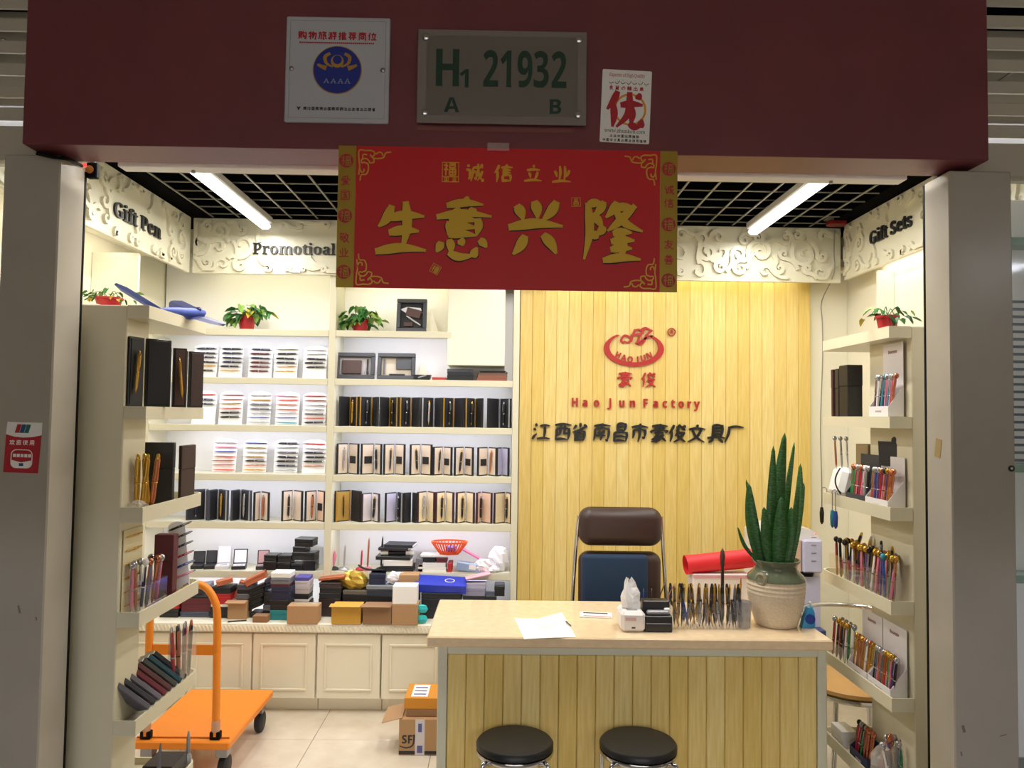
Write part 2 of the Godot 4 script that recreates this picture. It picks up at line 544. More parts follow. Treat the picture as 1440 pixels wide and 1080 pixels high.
func room() -> void:
	var fl := tagged(Node3D.new(), "floor", "", "", Vector3.ZERO, "", "structure")
	part(fl, "screed", span(-6.6, 6.6, -0.12, -0.004, 6.0, -4.8, 0), M.grout)
	for i in 8:
		for j in 5:
			var x0 := -0.92 + 0.6 * (i - 2)
			var z0 := -3.90 - 0.6 * (1 - j)
			part(fl, "tile", span(maxf(x0 + 0.0015, -2.06), minf(x0 + 0.5985, 2.08), -0.004, 0.0, maxf(z0 - 0.0015, -4.66), z0 - 0.5985, 0.0008), M.floor_tile)
	var b := tagged(Node3D.new(), "wall_back", "", "", Vector3.ZERO, "", "structure")
	part(b, "plaster", span(-2.16, 2.18, 0, 2.95, -4.69, -4.8, 0), M.cream_wall)
	# 24 yellow boards behind the counter
	var px0 := 0.1
	for k in 24:
		part(b, "plank", span(px0 + 0.0722 * k + 0.0005, px0 + 0.0722 * (k + 1) - 0.0005, 0.0, 2.6, -4.69, -4.55 + 0.0006 * (k % 3), 0.002), M["plank_%d" % [0, 2, 1, 3, 1, 0, 2, 1, 3, 0, 1, 2][k % 12]])
	part(b, "end_panel", span(1.8345, 2.08, 0.0, 2.6, -4.688, -4.6, 0.002), M.cream_wall)
	var wl := tagged(Node3D.new(), "wall_left", "", "", Vector3.ZERO, "", "structure")
	part(wl, "plaster", span(-2.06, -2.16, 0, 2.95, -2.30, -4.8, 0), M.cream_wall)
	var wr := tagged(Node3D.new(), "wall_right", "", "", Vector3.ZERO, "", "structure")
	part(wr, "plaster", span(2.08, 2.18, 0, 2.95, -2.30, -4.8, 0), M.cream_wall)
	# the corridor and the shop across it
	var cw := tagged(Node3D.new(), "wall_opposite", "", "", Vector3.ZERO, "", "structure")
	part(cw, "lintel", span(-6.6, 6.6, 2.45, 3.2, 3.6, 3.7, 0), M.corridor_wall)
	part(cw, "pier", span(-6.6, -2.8, 0, 2.45, 3.6, 3.7, 0), M.corridor_wall)
	part(cw, "pier", span(2.8, 6.6, 0, 2.45, 3.6, 3.7, 0), M.corridor_wall)
	part(cw, "shop_back", span(-2.8, 2.8, 0, 2.7, 5.4, 5.5, 0), M.cream_wall)
	part(cw, "shop_side", span(-2.9, -2.8, 0, 2.7, 3.7, 5.5, 0), M.cream_wall)
	part(cw, "shop_side", span(2.8, 2.9, 0, 2.7, 3.7, 5.5, 0), M.cream_wall)
	part(cw, "shop_ceiling", span(-2.9, 2.9, 2.7, 2.8, 3.7, 5.5, 0), M.corridor_wall)
	for x in [-1.2, 1.4]:
		part(cw, "shop_lamp", span(x - 0.6, x + 0.6, 2.6, 2.62, 4.29, 4.41, 0.002), M.lamp_face)
	var ends := tagged(Node3D.new(), "wall_corridor", "", "", Vector3.ZERO, "", "structure")
	part(ends, "end", span(-6.7, -6.6, 0, 3.3, -2.3, 3.7, 0), M.corridor_wall)
	part(ends, "end", span(6.6, 6.7, 0, 3.3, -2.3, 3.7, 0), M.corridor_wall)
	var cc := tagged(Node3D.new(), "ceiling_corridor", "", "", Vector3.ZERO, "", "structure")
	part(cc, "slab", span(-6.7, 6.7, 3.2, 3.3, -2.3, 3.7, 0), M.corridor_wall)
	var cl := thing("corridor_lamp", "square white ceiling lamp panel far along the corridor", "ceiling lamp", Vector3(4.9, 3.199, 3.2))
	part(cl, "frame", span(-0.33, 0.33, -0.02, 0, 0.33, -0.33, 0.004), M.steel)
	part(cl, "lamp_face", span(-0.3, 0.3, -0.024, -0.0205, 0.3, -0.3, 0.001), M.lamp_face)

func facade() -> void:
	var f := tagged(Node3D.new(), "wall_front", "", "", Vector3.ZERO, "", "structure")
	# beige bulkheads beside the header, each with a louvred opening
	for sd in [-1.0, 1.0]:
		var e: float = 1.36 if sd > 0 else 1.34
		var lo: float = 1.405 if sd > 0 else 1.365
		part(f, "bulkhead", span(sd * e * 0.99, sd * 6.6, 2.345, 2.445, -2.22, -2.29), M.corridor_wall)
		part(f, "bulkhead", span(sd * e * 0.99, sd * lo, 2.446, 3.2, -2.22, -2.29), M.corridor_wall)
		part(f, "bulkhead", span(sd * 2.2, sd * 6.6, 2.446, 3.2, -2.22, -2.29), M.corridor_wall)
		part(f, "bulkhead", span(sd * (lo + 0.001), sd * 2.199, 2.93, 3.2, -2.22, -2.29), M.corridor_wall)
		part(f, "side_wall", span(sd * 2.19, sd * 6.6, 0, 2.344, -2.22, -2.29), M.corridor_wall)
		var lv := thing("louvre_vent", "beige slatted louvre vent above the %s of the burgundy header" % ("right end" if sd > 0 else "left end"), "vent", Vector3(sd * (lo + 2.199) / 2.0, 2.446, -2.25), "louvre vents")
		for k in 7:
			part(lv, "slat", bx(Vector3(0, 0.045 + 0.067 * k, 0), Vector3(2.197 - lo, 0.036, 0.016), 0.003, Basis(Vector3.RIGHT, 0.1)), M.corridor_wall)
	part(f, "upper_wall", span(-1.34, 1.36, 2.97, 3.2, -2.2, -2.29), M.corridor_wall)
	# a lamp box behind each louvre gives the white gaps
	for sd in [-1.0, 1.0]:
		part(f, "vent_box", span(sd * 1.40, sd * 2.2, 2.45, 2.93, -2.50, -2.52, 0), M.corridor_wall)
		part(f, "vent_box", span(sd * 1.37, sd * 1.395, 2.45, 2.93, -2.291, -2.52, 0), M.corridor_wall)
		var t := thing("batten_lamp", "white batten lamp glimpsed through the %s louvre slats" % ("right" if sd > 0 else "left"), "lamp", Vector3(sd * 1.78, 2.5, -2.47))
		part(t, "housing", bx(Vector3(0, 0.045, -0.01), Vector3(0.7, 0.12, 0.03), 0.004), M.paper)
		for y in [0.01, 0.075]:
			part(t, "lamp_face", bx(Vector3(0, y, 0.012), Vector3(0.7, 0.03, 0.012), 0.003), M.led_face)
		strip_light("batten_light", Vector3(sd * 1.78, 2.54, -2.445), Vector2(0.7, 0.05), Vector3.BACK, 0.01)
	var h := thing("shop_header", "wide burgundy painted header beam across the top of the shop front", "header", Vector3(0, 2.358, -2.2))
	part(h, "beam", span(-1.345, 1.363, 0.0, 0.61, 0.08, -0.07, 0.003), M.burgundy)
	part(h, "back_board", span(-1.34, 1.355, 0.02, 0.59, -0.072, -0.09, 0), M.cream)
	part(h, "soffit_strip", span(-1.166, 1.222, -0.004, 0.016, -0.0925, -0.145, 0.002), M.paper, Vector3.ZERO, "white strip behind the burgundy soffit")
	part(h, "screw", lat([Vector2(0.0, -0.012), Vector2(0.006, -0.012), Vector2(0.006, -0.004)], 8), M.steel, Vector3(-0.95, 0, -0.12))
	part(h, "screw", lat([Vector2(0.0, -0.012), Vector2(0.006, -0.012), Vector2(0.006, -0.004)], 8), M.steel, Vector3(1.0, 0, -0.12))
	for sd in [-1.0, 1.0]:
		var x0: float = -1.265 if sd < 0 else 1.277
		var x1: float = -1.424 if sd < 0 else 1.459
		var p := thing("pillar", "glossy grey-beige square pillar at the %s of the shop opening" % ("left" if sd < 0 else "right"), "pillar", Vector3((x0 + x1) / 2, 0, -2.235), "pillars of the shop front")
		var hw := absf(x1 - x0) / 2
		part(p, "shaft", span(-hw, hw, 0.0, 2.344, 0.065, -0.065, 0.004), M.pillar)
		part(p, "seal", span(sd * -hw, sd * (-hw + 0.01), 0.0, 2.34, -0.0655, -0.075, 0.001), M.black)
		part(p, "cap_plate", span(-hw * 0.8, hw * 0.8, 2.345, 2.357, 0.02, -0.05, 0.002), M.black)
		mat("scuff_grey", "77716a", 0.7)
		for q in [[Vector3(-1.3317, 1.0666, -2.17), 0.006, 0.022], [Vector3(-1.2838, 1.0418, -2.17), 0.004, 0.01], [Vector3(1.3016, 0.7625, -2.17), 0.008, 0.02], [Vector3(1.4136, 0.7458, -2.17), 0.02, 0.003], [Vector3(1.2948, 0.6941, -2.17), 0.004, 0.012]]:
			if signf(q[0].x) == sd:
				part(p, "scuff_mark", bx(Vector3.ZERO, Vector3(q[1], q[2], 0.0008), 0, Basis(Vector3(0, 0, 1), 0.25)), M.scuff_grey, q[0] - p.position, "grey scuff mark")
		if sd > 0:
			var s := S()
			slab(s, disc(0.009, 18), 0.0, 0.003, Transform3D(Basis(), Vector3(0.078, 1.49, 0.065)))
			var k := part(p, "stamp", s, M.black_letter)
			words(k, "lettering", "®", "Droid Sans", true, 0.007, Vector3(0.078, 1.49, 0.0685), M.paper, 0.0006)
	# scuffs and tape left on the pillars
	textured("tape_stain", "b7a884", 0.6, grain(0.08, "c8b48c", "f4e8cc", 4), Vector3(30, 30, 30))
	var st := one("tape_remnant", "torn beige tape remnant stuck inside the right pillar edge", "tape", Vector3(1.2765, 1.5426, -2.238), bx(Vector3.ZERO, Vector3(0.0008, 0.055, 0.03), 0), M.tape_stain)
	st.rotation.x = 0.2
	# side windows outside the pillars
	for sd in [-1.0, 1.0]:
		var x0: float = -1.4255 if sd < 0 else 1.4605
		var w := tagged(Node3D.new(), "window_%d" % (1 if sd > 0 else 2), "", "", Vector3.ZERO, "", "structure")
		part(w, "pane", span(x0 + sd * 0.004, sd * 2.185, 0.04, 2.34, -2.252, -2.258, 0), M.glass)
		part(w, "frame", span(x0 + sd * 0.004, sd * 2.185, 0.0, 0.038, -2.235, -2.275), M.corridor_wall)
	var bl := thing("striped_display", "white display panel with dark blue stripes behind the right side window", "display", Vector3(1.74, 0.0, -2.36))
	mat("stripe_blue", "2f3d63", 0.5)
	mat("shelf_green", "7f9c8c", 0.15)
	part(bl, "panel", span(-0.255, 0.3, 0.6, 2.32, -0.01, -0.02, 0.001), M.white_back)
	for k in 22:
		part(bl, "stripe", span(-0.254, 0.299, 1.50 + 0.0235 * k, 1.508 + 0.0235 * k, -0.004, -0.0098, 0.0005), M.stripe_blue)
	for y in [1.14, 1.47, 2.16]:
		part(bl, "shelf", span(-0.255, 0.3, y, y + 0.025, 0.06, -0.0095, 0.002), M.shelf_green)
	part(bl, "foot", span(-0.25, 0.29, 0.0, 0.6, -0.0, -0.02, 0.002), M.steel)

func ceiling_grid() -> void:
	var c := tagged(Node3D.new(), "ceiling", "", "", Vector3.ZERO, "", "structure")
	part(c, "slab", span(-2.16, 2.18, 2.95, 3.05, -2.29, -4.8, 0), M.void_black)
	part(c, "border", span(-2.06, -1.69, 2.738, 2.949, -2.30, -4.69, 0.002), M.ceiling_black)
	part(c, "border", span(1.86, 2.08, 2.748, 2.949, -2.30, -4.69, 0.002), M.ceiling_black)
	part(c, "border", span(-1.689, 1.859, 2.74, 2.949, -4.40, -4.69, 0.002), M.ceiling_black)
	for k in 24:
		part(c, "grid_bar", span(-1.68 + 0.15 * k - 0.005, -1.68 + 0.15 * k + 0.005, 2.74, 2.746, -2.30, -4.40, 0.001), M.grid_metal)
	for k in 14:
		part(c, "cross_bar", span(-1.688, 1.858, 2.7465, 2.7525, -2.397 - 0.15 * k, -2.403 - 0.15 * k, 0.001), M.grid_metal)

func tube_lamps() -> void:
	for sd in 5:
		var t := thing("tube_lamp", "long white ceiling tube lamp, %s of the black grid" % ["left side", "right side", "front left, behind the header", "front right, behind the header", "middle, behind the red banner"][sd], "ceiling lamp", TUBES[sd], "ceiling tube lamps")
		var ln: float = 1.08 if TUBES[sd].z < -3.0 else 0.86
		part(t, "housing", bx(Vector3(0, -0.028, 0), Vector3(0.07, 0.04, ln), 0.006), mat("lamp_housing", "d6d6d2", 0.35))
		part(t, "diffuser", bx(Vector3(0, -0.066, 0), Vector3(0.06, 0.034, ln - 0.02), 0.012), M.lamp_face)
		for z in [-0.3, 0.3]:
			part(t, "hanger", bx(Vector3(0, 0.005, z), Vector3(0.012, 0.026, 0.03), 0.002), M.steel)

# ---------------------------------------------------------------- back wall shelving and cabinets
func back_wall() -> void:
	var u := thing("wall_shelf_unit", "cream built-in shelf unit with two lit bays along the back wall", "shelf unit", Vector3(-1.0, LEDGE, -4.55))
	var o := u.position
	part(u, "back_panel", span(-1.05, 1.092, 0.0, 2.1, -0.11, -0.135, 0), M.white_back)
	part(u, "divider", span(-0.005, 0.034, 0.0, 1.93, 0.13, -0.109, 0.002), M.cream)
	part(u, "divider", span(1.058, 1.094, 0.0, 1.93, 0.13, -0.109, 0.002), M.cream)
	part(u, "divider", span(-1.055, -1.02, 0.0, 1.577, 0.13, -0.109, 0.002), M.cream)
	for k in 6:
		var y: float = BOARD[k] - o.y
		for bay in 2:
			var x0: float = -1.019 if bay == 0 else 0.035
			var x1: float = -0.006 if bay == 0 else (0.70 if k == 0 else 1.057)
			var sh := S()
			cb(sh, Vector3((x0 + x1) / 2, y - 0.009, 0.0103), Vector3(x1 - x0, 0.018, 0.2386), 0.001)
			cb(sh, Vector3((x0 + x1) / 2, y - 0.0185, 0.1225), Vector3(x1 - x0, 0.037, 0.015), 0.002)
			part(u, "board", sh, M.cream)
			part(u, "light_strip", span(x0 + 0.03, x1 - 0.03, y - 0.025, y - 0.0185, 0.105, 0.09, 0.001), M.led_face, Vector3.ZERO, "thin white light strip under the board")
	# a boxed-in cream column hanging in the right bay
	part(u, "boxed_column", span(-0.3225 + 1.0, 0.0096 + 1.0, 1.9083 - o.y, 2.1, 0.128, -0.109, 0.003), M.cream_wall)
	var lg := thing("cabinet_worktop", "cream ledge with a ribbed front moulding above the base cabinets", "worktop", Vector3(-1.0, 0.437, -4.4))
	part(lg, "top", span(-1.05, 1.1, 0.0, 0.05, 0.19, -0.285, 0.006), M.cream_wall)
	var s := S()
	for k in 105:
		var x := -1.04 + k * 0.0203
		cb(s, Vector3(x, 0.02, 0.192), Vector3(0.009, 0.036, 0.007), 0.002, Basis(Vector3(0, 0, 1), 0.45))
	part(lg, "rope_moulding", s, M.cabinet)
	var edges := [-2.05, -1.685, -1.335, -0.99, -0.64, -0.29, 0.06]
	for k in 6:
		var x0: float = edges[k] + 0.0015
		var x1: float = edges[k + 1] - 0.0015
		var c := thing("base_cabinet", "cream base cabinet with a moulded panel door, %s" % ["leftmost, behind the left stand", "behind the orange trolley handle", "right of the trolley handle", "in the middle below the cardboard box", "beside the parcels by the counter", "hidden behind the counter end"][k], "cabinet", Vector3((x0 + x1) / 2, 0, -4.45), "base cabinets along the back wall")
		var w := (x1 - x0) / 2
		part(c, "body", span(-w, w, 0.075, 0.436, 0.205, -0.2, 0.001), M.cabinet)
		part(c, "plinth", span(-w, w, 0.0, 0.074, 0.155, -0.2, 0.001), M.cabinet)
		var d := part(c, "door", span(-w + 0.003, w - 0.003, 0.082, 0.425, 0.224, 0.2055, 0.003), M.cabinet)
		for q in [[-w + 0.045, w - 0.045, 0.365, 0.377], [-w + 0.045, w - 0.045, 0.125, 0.137], [-w + 0.045, -w + 0.057, 0.1375, 0.3645], [w - 0.057, w - 0.045, 0.1375, 0.3645]]:
			part(d, "moulding", span(q[0], q[1], q[2], q[3], 0.232, 0.2245, 0.003), M.cabinet)

func scroll_pts(c: Vector2, r: float, turns: float, a0: float, dir: float, tail: float) -> Array:
	var pts := []
	var n := int(turns * 12) + 2
	for k in n:
		var t := float(k) / (n - 1)
		pts.append(c + Vector2.from_angle(a0 + dir * TAU * turns * t) * r * (0.12 + 0.88 * t))
	if tail > 0.0:
		var d: Vector2 = (pts[-1] - pts[-2]).normalized()
		for k in 4:
			d = d.rotated(-dir * 0.28)
			pts.append(pts[-1] + d * tail / 4.0)
	return pts

func fascia(called: String, label: String, at: Vector3, turn: float, w: float, h: float, text: String, tx: float, ty: float, tw: float, cap: float, sd: int) -> void:
	var f := thing(called, label, "fascia", at, "carved fascia boards")
	f.rotation.y = turn
	part(f, "panel", span(-w / 2, w / 2, 0, h, 0, -0.02, 0.002), M.cream)
	var g := RandomNumberGenerator.new()
	g.seed = sd
	var x := -w / 2 + 0.06
	var k := 0
	while x < w / 2 - 0.04:
		var clearing := text != "" and absf(x - tx) < tw / 2 + 0.05
		for row in 3:
			var y: float = h * [0.2, 0.5, 0.8][row] + g.randf_range(-0.02, 0.02)
			if clearing and row == 1:
				continue
			var r := g.randf_range(0.028, 0.055)
			if clearing:
				y = h * [0.1, 0.5, 0.9][row]
				r = 0.02
			if row == 1 and k % 2 == 0:
				r = 0.08
			elif row != 1 and k % 2 == 0 and not clearing:
				r *= 0.8
			var s := S()
			var pts: Array = scroll_pts(Vector2(x + g.randf_range(-0.03, 0.03), y), r, g.randf_range(0.9, 1.5), g.randf() * TAU, [-1.0, 1.0][g.randi() % 2], g.randf_range(0.03, 0.12))
			for i in pts.size():
				pts[i] = Vector2(clampf(pts[i].x, -w / 2 + 0.02, w / 2 - 0.02), clampf(pts[i].y, 0.022, h - 0.022))
			ribbon(s, pts, 0.011, g.randf_range(0.022, 0.034), 0.0001, 0.012 + 0.00006 * f.get_child_count(), 0.3)
			part(f, "scroll", s, M.cream)
		x += 0.115
		k += 1
	if text:
		var o := words(f, "lettering", text, "Droid Serif", true, cap, Vector3(tx, ty, 0.006), M.black_letter, 0.01)
		o.scale.x = tw / maxf(0.01, (o.mesh as TextMesh).get_aabb().size.x)

func fascias() -> void:
	var x0: float = -1.4423
	fascia("fascia_board", "cream carved fascia above the back wall shelves and yellow panel", Vector3(0.08, 2.415, -4.395), 0.0, 3.74, 0.32, "Promotioal Pens", x0 + 0.345 - 0.08, 2.5606 - 2.415, 0.69, 0.064, 7)
	fascia("fascia_board", "cream carved fascia reading Gift Pen along the left side", Vector3(-1.80, 2.415, -3.36), PI / 2, 2.05, 0.32, "Gift Pen", 3.75 - 3.36, 2.5502 - 2.415, 0.48, 0.072, 12)
	fascia("fascia_board", "cream carved fascia reading Gift Sets along the right side", Vector3(1.965, 2.43, -3.36), -PI / 2, 2.05, 0.32, "Gift Sets", 3.36 - 3.85, 2.5937 - 2.43, 0.42, 0.07, 19)

func side_walls() -> void:
	var a := thing("side_shelf", "cream wall shelf with tall partition along the left wall", "shelf", Vector3(-1.93, 0, -3.5))
	part(a, "partition", span(-0.129, 0.103, 0, 2.41, -0.33, -0.35, 0.002), M.cream_wall)
	part(a, "board", span(-0.129, 0.103, 2.065, 2.1, 0.6, -0.329, 0.002), M.cream)
	part(a, "partition", span(-0.129, 0.1, 0, 2.064, 0.58, 0.6, 0.002), M.cream_wall)
	part(a, "soffit", span(-0.129, 0.103, 2.5, 2.52, 1.15, -0.86, 0.001), M.cream_wall)
	var b := thing("side_shelf", "cream wall shelf with tall partition along the right wall", "shelf", Vector3(2.02, 0, -3.7))
	part(b, "partition", span(-0.03, 0.059, 0, 2.42, -0.34, -0.36, 0.002), M.cream_wall)
	part(b, "soffit", span(-0.03, 0.059, 2.5, 2.52, 1.2, -0.85, 0.001), M.cream_wall)
	# the grey cable that hangs down the corner, and the red unit on top
	var s := S()
	var pts := []
	for k in 14:
		pts.append(Vector3(1.9046 - 0.005 * sin(k * 0.9) - 0.0012 * k, 2.72 - 0.13 * k, -4.37 - (0.0 if k < 3 else 0.17)))
	tube(s, curve(pts, 4), 0.0035, 6)
	one("hanging_cable", "thin grey cable hanging down the right back corner", "cable", Vector3.ZERO, s, mat("cable_grey", "8a8a80", 0.5))
	var e := thing("alarm_unit", "small red alarm unit on the ceiling in the right corner", "alarm", Vector3(1.8829, 2.7306, -4.3))
	part(e, "body", bx(Vector3(0, 0.008, 0), Vector3(0.1, 0.03, 0.06), 0.006), mat("alarm_red", "7d1a1a", 0.4))
	part(e, "bracket", bx(Vector3(0, 0.03, 0), Vector3(0.13, 0.012, 0.05), 0.003), M.grid_metal)

# ---------------------------------------------------------------- counter
func counter() -> void:
	var c := thing("counter", "shop counter clad in yellow vertical boards with a pale frame", "counter", Vector3(0.485, 0, -3.13))
	part(c, "post", span(-0.711, -0.676, 0, 0.77, 0.248, -0.25, 0.003), M.counter_frame)
	part(c, "post", span(0.70, 0.735, 0, 0.77, 0.248, -0.25, 0.003), M.counter_frame)
	part(c, "rail", span(-0.6755, 0.6995, 0.738, 0.77, 0.248, -0.25, 0.002), M.counter_frame)
	part(c, "core", span(-0.675, 0.699, 0.0, 0.737, 0.225, -0.24, 0), M.counter_frame)
	var n := 20
	var w := (0.699 + 0.675) / n
	for k in n:
		part(c, "plank", span(-0.675 + w * k + 0.0008, -0.675 + w * (k + 1) - 0.0008, 0.001, 0.7375, 0.2442, 0.2255, 0.0035), M["plank_%d" % [1, 0, 2, 1, 3, 0, 2, 0, 1, 3][k % 10]])
	var t := thing("countertop", "polished beige stone slab on top of the counter", "countertop", Vector3(0.4825, 0.771, -3.135))
	part(t, "slab", bx(Vector3(0, 0.0195, 0), Vector3(1.497, 0.039, 0.57), 0.005), M.stone)

# ---------------------------------------------------------------- display stands at both sides of the opening
const TRAY := [1.945, 1.635, 1.327, 1.012, 0.69, 0.37]  # rim tops of the stand shelves

func stands() -> void:
	stand("tall cream display stand with trays behind the left pillar", -1.155, -1.088, -1.40, 2.36, 2.85, 0.15)
	stand("tall cream display stand with trays behind the right pillar", 1.395, 1.318, 1.54, 2.60, 3.18, 0.30)

func stand(label: String, xc: float, xi: float, xo: float, z1: float, z2: float, cd: float) -> void:
	var s := thing("display_stand", label, "display stand", Vector3(xc, 0, -z1), "display stands at the opening")
	mat("stand_cream", "dad3b8", 0.32)
	var d := signf(xo - xc)
	part(s, "column", span(0, xo - xc, 0, TRAY[0], 0, -cd, 0.003), M.stand_cream)
	part(s, "side_panel", span(xo - xc, xo - xc + d * 0.018, 0, TRAY[0], 0, -(z2 - z1), 0.002), M.stand_cream)
	var plan := PackedVector2Array([Vector2(-d * 0.0005, 0), Vector2(xi - xc, 0)])
	var r := 0.045
	var rim := [Vector2(-d * 0.0005, 0), Vector2((xi - xc), 0)]
	var cx := xi - xc + d * r
	for k in 7:
		var a := PI / 2 * k / 6.0
		var q := Vector2(cx - d * cos(a) * r, -(z2 - z1 - r + sin(a) * r))
		plan.append(Vector2(q.x, -q.y))
		rim.append(q)
	for q in [Vector2(xo - xc, z2 - z1), Vector2(xo - xc, cd + 0.0005), Vector2(-d * 0.0005, cd + 0.0005)]:
		plan.append(q)
	rim.append(Vector2(xo - xc, -(z2 - z1)))
	if d > 0:
		rim.reverse()
	for k in 6:
		var y: float = TRAY[k]
		var t := S()
		if k < 2:
			slab(t, plan, y - 0.04, y, FLAT)
			part(s, "shelf", t, M.stand_cream)
		else:
			slab(t, Geometry2D.offset_polygon(plan, -0.003)[0], y - 0.044, y - 0.024, FLAT)
			var sh := part(s, "tray", t, M.stand_cream)
			var e := S()
			wall(e, rim, y - 0.0452, y, 0.007)
			part(sh, "rim", e, M.stand_cream)

# ---------------------------------------------------------------- signs on the header
func header_signs() -> void:
	mat("plaque_white", "b9bbc2", 0.25)
	mat("plaque_blue", "1c2f8c", 0.35)
	mat("plaque_gold", "b98a3e", 0.4, 0.4)
	mat("green_letter", "173a2a", 0.4)
	mat("sign_red", "b3202c", 0.5)
	var u := 2.11 / 1080.0
	# white plaque with the blue emblem
	var c: Vector3 = Vector3(-0.4731, 2.5792, -2.115)
	var p := thing("award_plaque", "white square plaque with a blue round emblem and four letters A", "plaque", c)
	part(p, "panel", bx(Vector3(0, 0, 0), Vector3(0.29, 0.30, 0.012), 0.003), M.plaque_white)
	var fr := S()
	for q in [[0, 0.138, 0.266, 0.001], [0, -0.138, 0.266, 0.001], [-0.133, 0, 0.001, 0.276], [0.133, 0, 0.001, 0.276]]:
		cb(fr, Vector3(q[0], q[1], 0.0062), Vector3(q[2], q[3], 0.0008), 0)
	part(p, "border_line", fr, M.steel)
	var s := S()
	var n := 0
	for ch in "购物旅游推荐商位":
		glyph(s, ch, Vector2(-0.111 + n * 0.0278, 0.083), 0.024, 0.006, 0.0068, 0.14, 0.1)
		n += 1
	part(p, "red_characters", s, M.sign_red)
	s = S()
	for k in 38:
		cb(s, Vector3(-0.105 + k * 0.0055, 0.075, 0.0064), Vector3(0.0042, 0.004, 0.001), 0, Basis(Vector3(0, 0, 1), 0.2 * sin(k * 2.3)))
	part(p, "small_print", s, M.sign_red)
	s = S()
	n = 0
	for ch in "商位国商物业国商旅游位业友信立江西省":
		glyph(s, ch, Vector2(-0.092 + n * 0.0112, -0.117), 0.0098, 0.006, 0.0066, 0.13, 0.1)
		n += 1
	slab(s, PackedVector2Array([Vector2(-0.111, -0.106), Vector2(-0.105, -0.109), Vector2(-0.099, -0.106), Vector2(-0.105, -0.118)]), 0.006, 0.0067)
	part(p, "footer_characters", s, M.black_letter)
	s = S()
	slab(s, disc(0.0685, 48), 0.006, 0.0072)
	var em := part(p, "emblem_ring", s, M.plaque_gold, Vector3(0, -0.002, 0))
	s = S()
	slab(s, disc(0.066, 48), 0.0072, 0.0082)
	part(em, "emblem_disc", s, M.plaque_blue)
	s = S()
	for sd in [-1.0, 1.0]:
		ribbon(s, curve([Vector2(sd * 0.012, 0.008), Vector2(sd * 0.03, 0.018), Vector2(sd * 0.034, 0.036), Vector2(sd * 0.02, 0.046)], 5), 0.006, 0.012, 0.0082, 0.0092, 0.4)
		ribbon(s, curve([Vector2(sd * 0.03, 0.004), Vector2(sd * 0.042, 0.008), Vector2(sd * 0.055, 0.014)], 4), 0.014, 0.006, 0.0082, 0.0091)
	slab(s, disc(0.018, 20), 0.0082, 0.0088, Transform3D(Basis(), Vector3(0, 0.024, 0)))
	part(em, "wreath", s, M.plaque_gold)
	s = S()
	slab(s, disc(0.0125, 16), 0.0088, 0.0093, Transform3D(Basis(), Vector3(0, 0.028, 0)))
	part(em, "wreath_centre", s, M.plaque_blue)
	words(em, "lettering", "AAAA", "Droid Serif", false, 0.0135, Vector3(0, -0.032, 0.0086), mat("pale_letter", "8e9bb0", 0.4), 0.001, 1.25, 6)
	for x in [-0.127, 0.127]:
		part(p, "screw", lat([Vector2(0.0065, 0.0), Vector2(0.0065, 0.003), Vector2(0.003, 0.005), Vector2(0, 0.005)], 10, Vector3(x, 0, 0.006), Basis(Vector3.RIGHT, PI / 2)), M.steel)
	# booth number plate
	c = Vector3(-0.0136, 2.5608, -2.1)
	p = thing("number_plate", "frosted grey acrylic booth number plate with dark green digits", "sign", c)
	mat("plate_grey", "7c7570", 0.3, 0.35)
	clear("plate_glass", "b5aca4", 0.25, 0.12)
	part(p, "acrylic", bx(Vector3(0, 0, 0), Vector3(0.47, 0.264, 0.006), 0.001), mat("plate_edge", "857c78", 0.2))
	part(p, "metal_face", bx(Vector3(0, 0.002, 0.0038), Vector3(0.42, 0.225, 0.0014), 0.0004), M.plate_grey)
	for x in [-0.213, 0.213]:
		for y in [-0.105, 0.108]:
			part(p, "standoff", lat([Vector2(0.0095, -0.006), Vector2(0.0095, 0.004), Vector2(0.006, 0.006), Vector2(0, 0.0065)], 14, Vector3(x, y, 0.005), Basis(Vector3.RIGHT, PI / 2)), M.chrome)
	var lx := func(px: float) -> float: return (px - 706.0) * u
	var w := words(p, "letter", "H", "Droid Sans", true, 0.102, Vector3(lx.call(629), 0.02, 0.0055), M.green_letter, 0.002, 0.82)
	words(p, "digit", "1", "Droid Sans", true, 0.05, Vector3(lx.call(654), -0.008, 0.0055), M.green_letter, 0.002)
	w = words(p, "digits", "21932", "Droid Sans", true, 0.1, Vector3(lx.call(738), 0.02, 0.0055), M.green_letter, 0.002)
	w.scale.x = 0.231 / (w.mesh as TextMesh).get_aabb().size.x
	words(p, "letter", "A", "Droid Sans", true, 0.04, Vector3(lx.call(635), -0.083, 0.0055), M.green_letter, 0.002, 1.15)
	words(p, "letter", "B", "Droid Sans", true, 0.04, Vector3(lx.call(782), -0.083, 0.0055), M.green_letter, 0.002, 1.15)
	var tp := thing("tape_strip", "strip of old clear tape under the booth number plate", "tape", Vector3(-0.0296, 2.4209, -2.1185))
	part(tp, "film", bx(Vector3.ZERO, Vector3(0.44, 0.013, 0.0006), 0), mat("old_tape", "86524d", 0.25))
	# quality sticker
	c = Vector3(0.3348, 2.4921, -2.118)
	p = thing("quality_sticker", "white sticker with a large red Chinese character right of the number plate", "sticker", c)
	p.rotation.z = -0.035
	s = S()
	slab(s, rrect(0.139, 0.208, 0.004), 0, 0.0008)
	part(p, "sheet", s, M.paper)
	words(p, "lettering", "Exporter of High Quality", "Droid Serif", false, 0.0092, Vector3(0, 0.089, 0.0012), M.sign_red, 0.0006).scale.x = 0.66
	s = S()
